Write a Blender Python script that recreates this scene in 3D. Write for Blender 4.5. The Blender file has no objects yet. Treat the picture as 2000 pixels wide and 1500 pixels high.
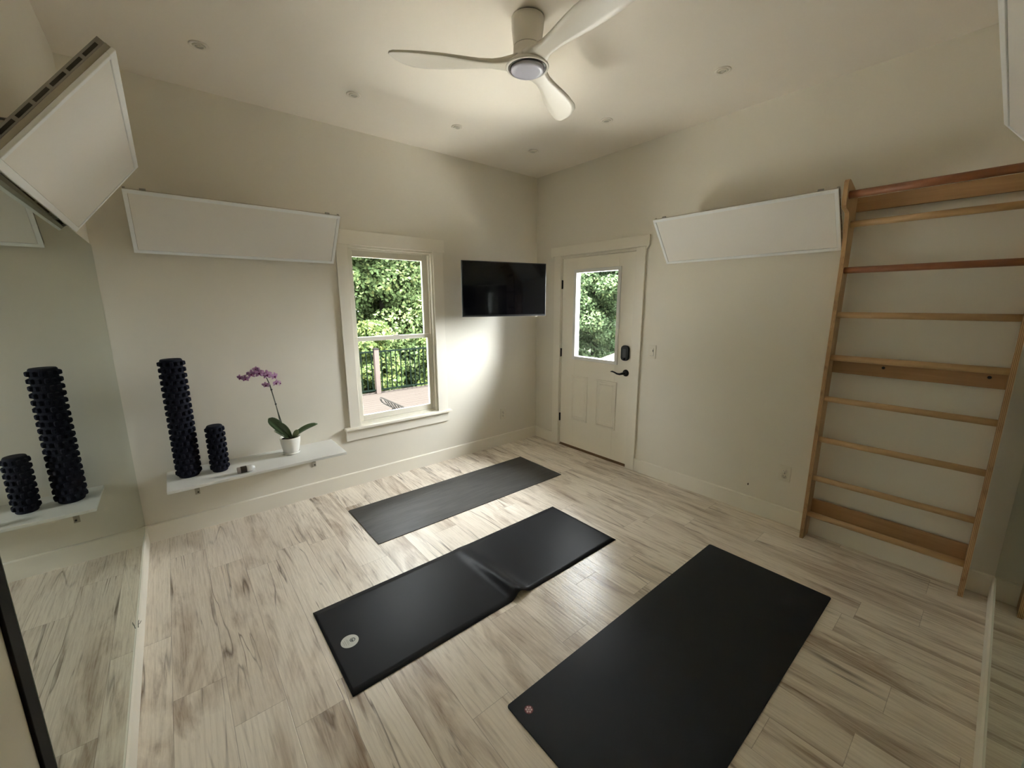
import bpy, bmesh, math, random
import numpy as np
from mathutils import Vector, Matrix
random.seed(7)
S = bpy.context.scene
COL = S.collection
PI = math.pi

# ------------------------------------------------------------------ camera
cam_d = bpy.data.cameras.new('camera')
cam_d.sensor_fit = 'HORIZONTAL'
cam_d.sensor_width = 36.0
cam_d.lens = 799.6 / 2000 * 36.0
cam_d.clip_start = 0.02
cam_d.clip_end = 300
cam = bpy.data.objects.new('camera', cam_d)
COL.objects.link(cam)
fw = Vector((0.6274576, 0.75400532, -0.19435261))
rt = Vector((0.76838115, -0.63998872, -0.00220375))
up = Vector((0.12604512, 0.14795412, 0.98092926))
m = Matrix.Identity(4)
for i in range(3):
    m[i][0], m[i][1], m[i][2] = rt[i], up[i], -fw[i]
m.translation = Vector((-3.26706, -3.48582, 1.58003))
cam.matrix_world = m
S.camera = cam

# ------------------------------------------------------------------ sky, sun, exposure
SKY_BASE, SKY_ZENITH, SKY_GLOW = 9.0, 26.0, 60.0      # grey overcast and the bright hazy part of the sky on the door side
w = bpy.data.worlds.new('overcast_sky')
S.world = w
w.use_nodes = True
nt = w.node_tree
nt.nodes.clear()
wo = nt.nodes.new('ShaderNodeOutputWorld')
bg = nt.nodes.new('ShaderNodeBackground')
tc = nt.nodes.new('ShaderNodeTexCoord')
dp = nt.nodes.new('ShaderNodeVectorMath'); dp.operation = 'DOT_PRODUCT'
dp.inputs[1].default_value = Vector((0.64, -0.46, 0.62)).normalized()
nt.links.new(tc.outputs['Generated'], dp.inputs[0])
mr = nt.nodes.new('ShaderNodeMapRange'); mr.interpolation_type = 'SMOOTHSTEP'
mr.inputs['From Min'].default_value = 0.40
mr.inputs['From Max'].default_value = 1.0
mr.inputs['To Min'].default_value = 0.0
mr.inputs['To Max'].default_value = SKY_GLOW
nt.links.new(dp.outputs['Value'], mr.inputs['Value'])
sx = nt.nodes.new('ShaderNodeSeparateXYZ')
nt.links.new(tc.outputs['Generated'], sx.inputs[0])
me_ = nt.nodes.new('ShaderNodeMapRange'); me_.interpolation_type = 'SMOOTHSTEP'
me_.inputs['From Min'].default_value = 0.40
me_.inputs['From Max'].default_value = 0.80
me_.inputs['To Min'].default_value = SKY_BASE
me_.inputs['To Max'].default_value = SKY_ZENITH
nt.links.new(sx.outputs['Z'], me_.inputs['Value'])
ad = nt.nodes.new('ShaderNodeMath'); ad.operation = 'ADD'
nt.links.new(mr.outputs[0], ad.inputs[0]); nt.links.new(me_.outputs[0], ad.inputs[1])
nt.links.new(ad.outputs[0], bg.inputs['Strength'])
bg.inputs['Color'].default_value = (0.965, 0.99, 1.04, 1)
nt.links.new(bg.outputs[0], wo.inputs[0])
w.cycles.sampling_method = 'MANUAL'
w.cycles.sample_map_resolution = 256

sun_d = bpy.data.lights.new('sun', 'SUN')
sun_d.energy = 112.0
sun_d.angle = math.radians(6)
sun_d.color = (1.0, 0.95, 0.86)
sun = bpy.data.objects.new('sun', sun_d)
COL.objects.link(sun)
sun.rotation_euler = Vector((0.15, 0.20, -1.0)).to_track_quat('-Z', 'Y').to_euler()

def portal(loc, direction, sx_, sy_):
    d = bpy.data.lights.new('sky_portal', 'AREA')
    d.shape = 'RECTANGLE'
    d.size, d.size_y = sx_, sy_
    d.cycles.is_portal = True
    o = bpy.data.objects.new('sky_portal', d)
    COL.objects.link(o)
    o.location = loc
    o.rotation_euler = Vector(direction).to_track_quat('-Z', 'Z').to_euler()
portal((-1.7, 0.17, 1.3), (0, -1, 0), 0.86, 1.60)
portal((0.17, -0.845, 1.45), (-1, 0, 0), 0.66, 1.0)

S.view_settings.view_transform = 'Standard'
S.view_settings.look = 'None'
S.view_settings.gamma = 1.0
S.view_settings.use_curve_mapping = False
S.view_settings.exposure = 0.14
cy = S.cycles
cy.max_bounces = 16
cy.diffuse_bounces = 10
cy.glossy_bounces = 6
cy.transmission_bounces = 8
cy.transparent_max_bounces = 24
cy.sample_clamp_indirect = 12
cy.use_denoising = True
cy.caustics_reflective = True

# ------------------------------------------------------------------ dimensions
W, D, H = 3.5585, 3.6483, 2.9003
WT = 0.15
BB = 0.1234

# ------------------------------------------------------------------ materials
def srgb(r, g, b):
    f = lambda c: c / 12.92 if c <= 0.04045 else ((c + 0.055) / 1.055) ** 2.4
    return (f(r / 255), f(g / 255), f(b / 255), 1)

class NT:
    def __init__(s, name):
        s.m = bpy.data.materials.new(name)
        s.m.use_nodes = True
        s.t = s.m.node_tree
        s.t.nodes.clear()
        s.out = s.t.nodes.new('ShaderNodeOutputMaterial')
    def n(s, typ, **kw):
        nd = s.t.nodes.new(typ)
        for k, v in kw.items():
            setattr(nd, k, v)
        return nd
    def l(s, a, b):
        s.t.links.new(a, b)
    def val(s, sock, v):
        if hasattr(v, 'is_output') or isinstance(v, bpy.types.NodeSocket):
            s.l(v, sock)
        else:
            if isinstance(v, tuple) and len(v) == 3 and sock.type == 'RGBA': v = (*v, 1)
            sock.default_value = v
    def math(s, op, a, b=0.0, c=None, clamp=False):
        nd = s.n('ShaderNodeMath', operation=op, use_clamp=clamp)
        s.val(nd.inputs[0], a); s.val(nd.inputs[1], b)
        if c is not None: s.val(nd.inputs[2], c)
        return nd.outputs[0]
    def mix(s, f, a, b, mode='MIX'):
        nd = s.n('ShaderNodeMix', data_type='RGBA', blend_type=mode)
        s.val(nd.inputs['Factor'], f); s.val(nd.inputs[6], a); s.val(nd.inputs[7], b)
        return nd.outputs[2]
    def noise(s, vec, scale, detail=3, rough=0.55, dist=0.0):
        nd = s.n('ShaderNodeTexNoise')
        if vec is not None: s.l(vec, nd.inputs['Vector'])
        nd.inputs['Scale'].default_value = scale
        nd.inputs['Detail'].default_value = detail
        nd.inputs['Roughness'].default_value = rough
        nd.inputs['Distortion'].default_value = dist
        return nd.outputs['Fac']
    def ramp(s, fac, stops):
        nd = s.n('ShaderNodeValToRGB')
        el = nd.color_ramp.elements
        while len(el) > 1: el.remove(el[-1])
        for i, (p, c) in enumerate(stops):
            e = el[0] if i == 0 else el.new(p)
            e.position = p
            e.color = c if len(c) == 4 else (*c, 1)
        s.l(fac, nd.inputs[0])
        return nd.outputs[0]
    def rng(s, v, a, b, c=0.0, d=1.0):
        nd = s.n('ShaderNodeMapRange')
        s.val(nd.inputs['Value'], v)
        nd.inputs['From Min'].default_value = a; nd.inputs['From Max'].default_value = b
        nd.inputs['To Min'].default_value = c; nd.inputs['To Max'].default_value = d
        return nd.outputs[0]
    def coords(s, scale=(1, 1, 1)):
        t = s.n('ShaderNodeTexCoord')
        mp = s.n('ShaderNodeMapping')
        mp.inputs['Scale'].default_value = scale
        s.l(t.outputs['Object'], mp.inputs[0])
        return mp.outputs[0]
    def bump(s, h, strength, dist=0.002):
        nd = s.n('ShaderNodeBump')
        nd.inputs['Strength'].default_value = strength
        nd.inputs['Distance'].default_value = dist
        s.l(h, nd.inputs['Height'])
        return nd.outputs[0]
    def principled(s, color, rough=0.6, metal=0.0, spec=0.5, normal=None, **kw):
        p = s.n('ShaderNodeBsdfPrincipled')
        s.val(p.inputs['Base Color'], color)
        s.val(p.inputs['Roughness'], rough)
        p.inputs['Metallic'].default_value = metal
        p.inputs['Specular IOR Level'].default_value = spec
        for k, v in kw.items():
            s.val(p.inputs[k.replace('_', ' ')], v)
        if normal is not None: s.l(normal, p.inputs['Normal'])
        s.l(p.outputs[0], s.out.inputs[0])
        return p

def paint(name, col, rough=0.6, spec=0.3, bump=0.05, bscale=260.0, var=0.03):
    t = NT(name)
    c = t.coords()
    n1 = t.noise(c, 2.3, 4)
    lo = tuple(x * (1 - var) for x in col[:3]) + (1,)
    hi = tuple(min(1, x * (1 + var)) for x in col[:3]) + (1,)
    colr = t.mix(n1, lo, hi)
    nb = t.noise(c, bscale, 2)
    t.principled(colr, rough, 0, spec, t.bump(nb, bump, 0.001) if bump else None)
    return t.m

M = {}
M['wall'] = paint('beige_wall_paint', srgb(224, 219, 206), 0.62, 0.25, 0.12, 180)
M['ceiling'] = paint('ceiling_paint', srgb(233, 226, 214), 0.8, 0.15, 0.10, 200)
M['trim'] = paint('trim_paint', srgb(232, 227, 214), 0.42, 0.4, 0.02, 60)
M['door'] = paint('door_paint', srgb(236, 231, 217), 0.40, 0.4, 0.03, 120)
M['white'] = paint('white_paint', srgb(228, 228, 224), 0.45, 0.4, 0.02, 120)
M['vinyl'] = paint('window_vinyl', srgb(226, 222, 208), 0.35, 0.45, 0.0)
M['plate'] = paint('switch_plastic', srgb(222, 216, 200), 0.35, 0.5, 0.0)
M['bulb'] = paint('bulb_glass', srgb(188, 182, 168), 0.3, 0.5, 0.0)
M['slot'] = paint('dark_slot', srgb(60, 55, 48), 0.6, 0.3, 0.0)
M['panel_face'] = paint('panel_face_white', srgb(240, 237, 232), 0.30, 0.45, 0.03, 400, 0.015)
M['panel_frame'] = paint('panel_frame_white', srgb(246, 248, 249), 0.32, 0.5, 0.0)
M['fan_white'] = paint('fan_satin_white', srgb(216, 210, 197), 0.4, 0.45, 0.0)
M['lens'] = paint('frosted_lens', srgb(172, 172, 184), 0.35, 0.5, 0.0)
M['black_gloss'] = paint('black_bezel', (0.006, 0.006, 0.007, 1), 0.3, 0.5, 0.0)
M['bronze'] = paint('oil_rubbed_bronze', (0.007, 0.0065, 0.0065, 1), 0.4, 0.22, 0.0)
M['black_trim'] = paint('black_trim', (0.007, 0.005, 0.004, 1), 0.7, 0.15, 0.0)
M['rubber'] = paint('navy_black_rubber', (0.009, 0.010, 0.019, 1), 0.8, 0.2, 0.25, 300, 0.25)
M['soil'] = paint('bark_soil', (0.028, 0.018, 0.012, 1), 0.9, 0.2, 0.8, 90, 0.5)
M['stem'] = paint('orchid_stem', (0.035, 0.040, 0.018, 1), 0.5, 0.4, 0.0)
M['rail_green'] = paint('dark_rail_metal', (0.0012, 0.0026, 0.0017, 1), 0.8, 0.02, 0.0)
M['iron'] = paint('chair_metal', (0.006, 0.0054, 0.0048, 1), 0.8, 0.05, 0.0)
M['rubber_black'] = paint('post_cap_grey', (0.0035, 0.0033, 0.0033, 1), 0.8, 0.02, 0.0)
M['brown_sill'] = paint('threshold_brown', srgb(112, 84, 56), 0.5, 0.4, 0.0)
M['bottle_brown'] = paint('bottle_brown', (0.030, 0.020, 0.013, 1), 0.35, 0.5, 0.0)
M['bottle_grey'] = paint('bottle_grey', srgb(150, 142, 134), 0.4, 0.5, 0.0)
M['bottle_clear'] = paint('bottle_white', srgb(225, 225, 222), 0.15, 0.6, 0.0)
M['deck_post'] = paint('deck_post_wood', (0.034, 0.0275, 0.0245, 1), 0.8, 0.0, 0.1, 60, 0.15)
M['concrete'] = paint('pale_bounce_surface', (0.74, 0.72, 0.69, 1), 0.85, 0.1, 0.3, 40, 0.08)  # pale surface of the added slab that reflects daylight through the window
M['bounce_white'] = paint('white_bounce_surface', (0.86, 0.85, 0.83, 1), 0.85, 0.1, 0.3, 40, 0.04)  # whiter surface for the added reflector slab at the door
M['house'] = paint('house_siding', (0.14, 0.14, 0.13, 1), 0.7, 0.2, 0.0)

def metal(name, col, rough):
    t = NT(name)
    n1 = t.noise(t.coords((1, 1, 30)), 20, 2)
    t.principled(col, t.rng(n1, 0, 1, rough * 0.8, rough * 1.2), 1.0)
    return t.m
M['steel'] = metal('galvanised_steel', (0.33, 0.31, 0.28, 1), 0.42)
M['alu'] = metal('silver_edge', (0.42, 0.42, 0.42, 1), 0.35)

M['tan_steel'] = paint('tan_painted_steel', srgb(168, 160, 144), 0.5, 0.4, 0.0)
def mirror_mat():
    t = NT('mirror_silver')
    g = t.n('ShaderNodeBsdfGlossy')
    g.inputs['Roughness'].default_value = 0.0
    n1 = t.noise(t.coords(), 1.2, 2)
    c = t.mix(n1, (0.77, 0.805, 0.765, 1), (0.78, 0.815, 0.775, 1))
    t.l(c, g.inputs['Color'])
    t.l(g.outputs[0], t.out.inputs[0])
    return t.m
M['mirror'] = mirror_mat()
M['mirror_edge'] = paint('mirror_cut_edge', srgb(196, 205, 196), 0.2, 0.6, 0.0)

def glass_mat():
    t = NT('window_glass')
    tr = t.n('ShaderNodeBsdfTransparent')
    tr.inputs['Color'].default_value = (0.97, 0.985, 0.975, 1)
    gl = t.n('ShaderNodeBsdfGlossy')
    gl.inputs['Roughness'].default_value = 0.0
    fr = t.n('ShaderNodeFresnel')
    fr.inputs['IOR'].default_value = 1.25
    mx = t.n('ShaderNodeMixShader')
    t.l(fr.outputs[0], mx.inputs[0]); t.l(tr.outputs[0], mx.inputs[1]); t.l(gl.outputs[0], mx.inputs[2])
    t.l(mx.outputs[0], t.out.inputs[0])
    return t.m
M['glass'] = glass_mat()

def screen_mat():
    t = NT('television_screen')
    n1 = t.noise(t.coords(), 3, 2)
    t.principled(t.mix(n1, (0.0015, 0.0015, 0.002, 1), (0.002, 0.002, 0.0025, 1)), 0.05, 0, 0.22)
    return t.m
M['screen'] = screen_mat()

def floor_mat():
    """whitewashed maple vinyl planks running along y"""
    t = NT('vinyl_plank_floor')
    tx = t.n('ShaderNodeTexCoord')
    sp = t.n('ShaderNodeSeparateXYZ')
    t.l(tx.outputs['Object'], sp.inputs[0])
    x, y = sp.outputs[0], sp.outputs[1]
    PW, PL = 0.178, 1.22
    u = t.math('DIVIDE', t.math('ADD', x, 10.03), PW)
    iu = t.math('FLOOR', u)
    fu = t.math('SUBTRACT', u, iu)
    wn = t.n('ShaderNodeTexWhiteNoise', noise_dimensions='1D')
    t.l(iu, wn.inputs['W'])
    off = t.math('MULTIPLY', wn.outputs['Value'], 1.0)
    v = t.math('ADD', t.math('DIVIDE', t.math('ADD', y, 20.0), PL), off)
    iv = t.math('FLOOR', v)
    fv = t.math('SUBTRACT', v, iv)
    cb = t.n('ShaderNodeCombineXYZ')
    t.l(iu, cb.inputs[0]); t.l(iv, cb.inputs[1])
    pr = t.n('ShaderNodeTexWhiteNoise', noise_dimensions='3D')
    t.l(cb.outputs[0], pr.inputs['Vector'])
    prs = t.n('ShaderNodeSeparateColor')
    t.l(pr.outputs['Color'], prs.inputs[0])
    r1, r2, r3 = prs.outputs[0], prs.outputs[1], prs.outputs[2]
    # plank-local coordinates with a random shift per plank
    lc = t.n('ShaderNodeCombineXYZ')
    t.l(t.math('ADD', x, t.math('MULTIPLY', r1, 37.0)), lc.inputs[0])
    t.l(t.math('ADD', y, t.math('MULTIPLY', r2, 53.0)), lc.inputs[1])
    t.l(t.math('MULTIPLY', r3, 11.0), lc.inputs[2])
    def mp(scale):
        mm = t.n('ShaderNodeMapping')
        mm.inputs['Scale'].default_value = scale
        t.l(lc.outputs[0], mm.inputs[0])
        return mm.outputs[0]
    # broad brown clouds stretched along the plank
    cloud = t.noise(mp((5.0, 0.85, 1)), 1.0, 5, 0.6, 1.6)
    streak = t.noise(mp((17, 1.25, 1)), 1.0, 6, 0.62, 2.0)
    fine = t.noise(mp((150, 5, 1)), 1.0, 3, 0.6, 0.4)
    # wavy cathedral rings
    wv = t.n('ShaderNodeTexWave', wave_type='BANDS', bands_direction='X')
    t.l(mp((1.0, 0.14, 1)), wv.inputs['Vector'])
    wv.inputs['Scale'].default_value = 15.0
    wv.inputs['Distortion'].default_value = 9.0
    wv.inputs['Detail'].default_value = 3.0
    wv.inputs['Detail Scale'].default_value = 1.4
    # cracks / spalting lines: thin iso-lines of a distorted noise
    ln = t.noise(mp((9, 0.6, 1)), 1.0, 3, 0.5, 0.7)
    line = t.math('ABSOLUTE', t.math('SUBTRACT', ln, 0.5))
    line = t.rng(line, 0.0, 0.015, 1.0, 0.0)
    lmask = t.rng(t.noise(mp((5, 1.3, 1)), 1.0, 3, 0.5), 0.53, 0.63)
    line = t.math('MULTIPLY', line, lmask)
    base = t.mix(t.rng(r3, 0, 1), srgb(238, 229, 215), srgb(222, 211, 196))
    brown = t.math('MULTIPLY', t.rng(cloud, 0.47, 0.64), t.rng(r1, 0.0, 1.0, 0.25, 1.0))
    c = t.mix(t.math('MULTIPLY', brown, 0.9), base, srgb(158, 138, 118))
    st = t.math('MULTIPLY', t.rng(streak, 0.52, 0.68), t.rng(cloud, 0.40, 0.60, 0.10, 1.0))
    c = t.mix(t.math('MULTIPLY', st, 0.75), c, srgb(126, 106, 88))
    c = t.mix(t.math('MULTIPLY', t.rng(fine, 0.45, 0.75), 0.12), c, srgb(150, 134, 116))
    c = t.mix(t.math('MULTIPLY', t.rng(wv.outputs['Fac'], 0.55, 1.0), 0.10), c, srgb(140, 122, 104))
    c = t.mix(t.math('MULTIPLY', line, 0.8), c, srgb(92, 75, 62))
    # seams
    e1 = t.math('MINIMUM', fu, t.math('SUBTRACT', 1.0, fu))
    e1 = t.math('MULTIPLY', e1, PW)
    e2 = t.math('MINIMUM', fv, t.math('SUBTRACT', 1.0, fv))
    e2 = t.math('MULTIPLY', e2, PL)
    e = t.math('MINIMUM', e1, e2)
    seam = t.rng(e, 0.0006, 0.0016, 1.0, 0.0)
    c = t.mix(t.math('MULTIPLY', seam, 0.45), c, srgb(110, 94, 78))
    # embossed grain
    h = t.math('ADD', t.math('MULTIPLY', fine, 0.5), t.math('MULTIPLY', wv.outputs['Fac'], 0.5))
    h = t.math('SUBTRACT', h, t.math('MULTIPLY', seam, 2.0))
    h = t.math('SUBTRACT', h, t.math('MULTIPLY', line, 1.0))
    t.principled(c, t.rng(fine, 0.2, 0.8, 0.21, 0.35), 0, 0.55, t.bump(h, 0.25, 0.0012))
    return t.m
M['floor'] = floor_mat()

def mat_mat(name, col, kind):
    t = NT(name)
    c = t.coords()
    if kind == 'weave':
        n1 = t.noise(t.coords((6, 160, 1)), 1.0, 3)
        n2 = t.noise(t.coords((3, 24, 1)), 1.0, 4, 0.6, 0.6)
        n = t.math('ADD', t.math('MULTIPLY', n1, 0.5), t.math('MULTIPLY', n2, 0.5))
        f = t.rng(n, 0.35, 0.7)
        colr = t.mix(f, tuple(x * 0.7 for x in col[:3]) + (1,), tuple(x * 1.35 for x in col[:3]) + (1,))
        bp = t.bump(n1, 0.25, 0.001)
        rough = 0.42
    else:
        n1 = t.noise(c, 420 if kind == 'fine' else 300, 2)
        n2 = t.noise(c, 9, 4)
        colr = t.mix(n2, tuple(x * 0.92 for x in col[:3]) + (1,), tuple(x * 1.08 for x in col[:3]) + (1,))
        bp = t.bump(n1, 0.35, 0.001)
        rough = 0.32 if kind == 'fine' else 0.42
    t.principled(colr, rough, 0, 0.07 if kind == 'fine' else 0.2, bp)
    return t.m
M['mat_grey'] = mat_mat('grey_mat_foam', (0.060, 0.058, 0.056, 1), 'weave')
M['mat_charcoal'] = mat_mat('charcoal_mat_rubber', (0.020, 0.020, 0.0218, 1), 'fine')
M['mat_black'] = mat_mat('black_mat_pvc', (0.0100, 0.0108, 0.0145, 1), 'pebble')

def wood_mat(name, c1, c2, axis, scale=1.0):
    t = NT(name)
    sc = {'x': (1.5, 22, 22), 'y': (22, 1.5, 22), 'z': (22, 22, 1.5)}[axis]
    sc = tuple(s * scale for s in sc)
    n1 = t.noise(t.coords(sc), 1.0, 5, 0.6, 0.8)
    n2 = t.noise(t.coords(tuple(s * 5 for s in sc)), 1.0, 2)
    c = t.mix(t.rng(n1, 0.3, 0.7), c1, c2)
    c = t.mix(t.math('MULTIPLY', n2, 0.2), c, tuple(x * 0.6 for x in c1[:3]) + (1,))
    t.principled(c, 0.48, 0, 0.4, t.bump(n1, 0.08, 0.001))
    return t.m
M['rung'] = wood_mat('beech_dowel', srgb(176, 142, 100), srgb(200, 168, 124), 'y')
M['rung_dark'] = wood_mat('oak_dowel_dark', srgb(122, 78, 50), srgb(148, 98, 66), 'y')
M['ply'] = wood_mat('birch_plywood', srgb(176, 144, 104), srgb(196, 164, 122), 'z')
M['ply_board'] = wood_mat('plywood_board', srgb(150, 116, 78), srgb(170, 134, 94), 'y')

def ply_edge_mat():
    t = NT('plywood_edge')
    tx = t.n('ShaderNodeTexCoord')
    sp = t.n('ShaderNodeSeparateXYZ')
    t.l(tx.outputs['Object'], sp.inputs[0])
    st = t.math('SINE', t.math('MULTIPLY', sp.outputs[1], 2 * PI / 0.0055))
    n1 = t.noise(t.coords((60, 20, 18)), 1.0, 3)
    f = t.math('ADD', t.rng(st, -0.4, 0.4, 0.0, 0.7), t.rng(n1, 0.55, 0.75, 0.0, 0.4), clamp=True)
    c = t.mix(f, srgb(190, 156, 112), srgb(112, 78, 50))
    t.principled(c, 0.6, 0, 0.3)
    return t.m
M['ply_edge'] = ply_edge_mat()

def deck_mat():
    t = NT('weathered_deck')
    n1 = t.noise(t.coords((1.2, 20, 1)), 1.0, 4, 0.6, 0.5)
    c = t.mix(n1, (0.0115, 0.0096, 0.0085, 1), (0.0180, 0.0157, 0.0142, 1))
    t.principled(c, 0.8, 0, 0.0)
    return t.m
M['deck'] = deck_mat()

def leaf_mat(name, c1, c2, c3, trans=0.35):
    t = NT(name)
    g = t.n('ShaderNodeNewGeometry')
    c = t.ramp(g.outputs['Random Per Island'], [(0.0, c1), (0.45, c2), (0.8, c2), (1.0, c3)])
    n1 = t.noise(t.coords(), 0.6, 2)
    c = t.mix(t.rng(n1, 0.35, 0.65), c, t.mix(0.5, c, c1))
    df = t.n('ShaderNodeBsdfPrincipled')
    t.l(c, df.inputs['Base Color']); df.inputs['Roughness'].default_value = 0.5
    df.inputs['Specular IOR Level'].default_value = 0.04
    tl = t.n('ShaderNodeBsdfTranslucent')
    t.l(c, tl.inputs['Color'])
    mx = t.n('ShaderNodeMixShader')
    mx.inputs[0].default_value = trans
    t.l(df.outputs[0], mx.inputs[1]); t.l(tl.outputs[0], mx.inputs[2])
    t.l(mx.outputs[0], t.out.inputs[0])
    return t.m
M['leaf_a'] = leaf_mat('maple_leaves', (0.030, 0.048, 0.018), (0.062, 0.088, 0.034), (0.118, 0.130, 0.048))
M['leaf_b'] = leaf_mat('beech_leaves', (0.034, 0.056, 0.027), (0.068, 0.100, 0.048), (0.110, 0.135, 0.062))
M['leaf_c'] = leaf_mat('shrub_leaves', (0.022, 0.036, 0.013), (0.046, 0.066, 0.020), (0.090, 0.100, 0.026))
M['orchid_leaf'] = paint('orchid_leaf_green', srgb(72, 92, 58), 0.35, 0.5, 0.03, 40, 0.15)
M['orchid_leaf_pale'] = paint('orchid_leaf_pale', srgb(128, 140, 96), 0.4, 0.5, 0.03, 40, 0.15)
M['petal'] = None
def petal_mat():
    t = NT('orchid_petal')
    n1 = t.noise(t.coords(), 60, 3)
    n2 = t.noise(t.coords(), 220, 2)
    c = t.mix(t.rng(n1, 0.35, 0.65), srgb(208, 172, 202), srgb(168, 116, 162))
    c = t.mix(t.rng(n2, 0.55, 0.7, 0, 0.5), c, srgb(222, 200, 216))
    t.principled(c, 0.55, 0, 0.3)
    return t.m
M['petal'] = petal_mat()
M['lip'] = paint('orchid_lip', srgb(112, 28, 84), 0.5, 0.3, 0.0)
M['ceramic'] = paint('white_ceramic', srgb(236, 234, 228), 0.3, 0.5, 0.0)
M['bark'] = paint('tree_bark', (0.02, 0.017, 0.014, 1), 0.9, 0.1, 0.6, 25, 0.3)
M['ground'] = paint('forest_ground', (0.010, 0.011, 0.006, 1), 0.95, 0.1, 0.5, 8, 0.4)
M['gravel'] = paint('pale_gravel', (0.030, 0.028, 0.027, 1), 0.95, 0.0, 0.8, 30, 0.25)
M['logo_silver'] = paint('silver_label', srgb(190, 190, 180), 0.4, 0.4, 0.0)
M['logo_dark'] = paint('label_ink', (0.010, 0.010, 0.010, 1), 0.5, 0.3, 0.0)
M['logo_grey'] = paint('label_grey_ink', srgb(140, 140, 130), 0.5, 0.3, 0.0)
M['logo_pink'] = paint('emblem_pink', srgb(206, 176, 178), 0.5, 0.3, 0.0)
M['logo_red'] = paint('emblem_red', srgb(110, 52, 58), 0.5, 0.3, 0.0)
M['scuff'] = paint('scuff_mark', srgb(70, 60, 50), 0.8, 0.1, 0.0)

# ------------------------------------------------------------------ mesh helpers
def box(bm, x0, x1, y0, y1, z0, z1, mi=0, bev=0.0):
    xs, ys, zs = sorted((x0, x1)), sorted((y0, y1)), sorted((z0, z1))
    vs = [bm.verts.new((x, y, z)) for z in zs for y in ys for x in xs]
    fs = [(0, 2, 3, 1), (4, 5, 7, 6), (0, 1, 5, 4), (2, 6, 7, 3), (0, 4, 6, 2), (1, 3, 7, 5)]
    out = []
    for f in fs:
        fc = bm.faces.new([vs[i] for i in f]); fc.material_index = mi; out.append(fc)
    if bev > 0:
        es = list({e for f in out for e in f.edges})
        bmesh.ops.bevel(bm, geom=es, offset=bev, segments=2, affect='EDGES', profile=0.6)
    return vs

def prism(bm, pts, axis, a, b, mi=0, side_mi=None):
    """extrude a closed 2-D outline along an axis between a and b"""
    def P(p, t):
        if axis == 'x': return (t, p[0], p[1])
        if axis == 'y': return (p[0], t, p[1])
        return (p[0], p[1], t)
    A = [bm.verts.new(P(p, a)) for p in pts]
    B = [bm.verts.new(P(p, b)) for p in pts]
    n = len(pts)
    f = bm.faces.new(A); f.material_index = mi
    f = bm.faces.new(list(reversed(B))); f.material_index = mi
    for i in range(n):
        f = bm.faces.new((A[i], B[i], B[(i + 1) % n], A[(i + 1) % n]))
        f.material_index = mi if side_mi is None else side_mi
    bmesh.ops.recalc_face_normals(bm, faces=bm.faces[:])

def lathe(bm, prof, center=(0, 0, 0), seg=32, mi=0, axis='z', smooth=True):
    c = Vector(center)
    rings = []
    for r, z in prof:
        ring = []
        if r < 1e-6:
            p = Vector((0, 0, z))
            ring = [p]
        else:
            ring = [Vector((r * math.cos(2 * PI * k / seg), r * math.sin(2 * PI * k / seg), z)) for k in range(seg)]
        if axis == 'x': ring = [Vector((p.z, p.x, p.y)) for p in ring]
        if axis == 'y': ring = [Vector((p.y, p.z, p.x)) for p in ring]
        rings.append([bm.verts.new(c + p) for p in ring])
    for a, b in zip(rings, rings[1:]):
        for k in range(seg):
            k2 = (k + 1) % seg
            if len(a) == 1 and len(b) == 1: continue
            if len(a) == 1: f = bm.faces.new((a[0], b[k], b[k2]))
            elif len(b) == 1: f = bm.faces.new((a[k], b[0], a[k2]))
            else: f = bm.faces.new((a[k], b[k], b[k2], a[k2]))
            f.material_index = mi; f.smooth = smooth
    for ring, fl in ((rings[0], True), (rings[-1], False)):
        if len(ring) > 1:
            f = bm.faces.new(ring if not fl else list(reversed(ring))); f.material_index = mi

def tube(bm, pts, rad, seg=10, mi=0, cap=True):
    pts = [Vector(p) for p in pts]
    n = len(pts)
    rr = rad if isinstance(rad, (list, tuple)) else [rad] * n
    rings = []
    prev = None
    for i, p in enumerate(pts):
        d = (pts[min(i + 1, n - 1)] - pts[max(i - 1, 0)]).normalized()
        if prev is None:
            a = Vector((0, 0, 1)) if abs(d.z) < 0.9 else Vector((1, 0, 0))
            u = d.cross(a).normalized()
        else:
            u = (prev - d * prev.dot(d)).normalized()
        prev = u
        v = d.cross(u)
        rings.append([bm.verts.new(p + (u * math.cos(2 * PI * k / seg) + v * math.sin(2 * PI * k / seg)) * rr[i]) for k in range(seg)])
    for a, b in zip(rings, rings[1:]):
        for k in range(seg):
            k2 = (k + 1) % seg
            f = bm.faces.new((a[k], a[k2], b[k2], b[k])); f.material_index = mi; f.smooth = True
    if cap:
        f = bm.faces.new(list(reversed(rings[0]))); f.material_index = mi
        f = bm.faces.new(rings[-1]); f.material_index = mi

def grid(bm, rows, mi=0, smooth=True, closed=False):
    vs = [[bm.verts.new(p) for p in r] for r in rows]
    for a, b in zip(vs, vs[1:]):
        n = len(a)
        for k in range(n if closed else n - 1):
            k2 = (k + 1) % n
            f = bm.faces.new((a[k], a[k2], b[k2], b[k])); f.material_index = mi; f.smooth = smooth
    return vs

def B(): return bmesh.new()

def obj(name, bm, mats, parent=None, recalc=True, bevel=0.0):
    if recalc: bmesh.ops.recalc_face_normals(bm, faces=bm.faces[:])
    me = bpy.data.meshes.new(name)
    bm.to_mesh(me); bm.free()
    for k in (mats if isinstance(mats, (list, tuple)) else [mats]):
        me.materials.append(M[k] if isinstance(k, str) else k)
    o = bpy.data.objects.new(name, me)
    COL.objects.link(o)
    if parent: o.parent = parent
    if bevel:
        md = o.modifiers.new('bevel', 'BEVEL'); md.width = bevel; md.segments = 2; md.limit_method = 'ANGLE'
        md.angle_limit = math.radians(50)
    return o

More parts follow.
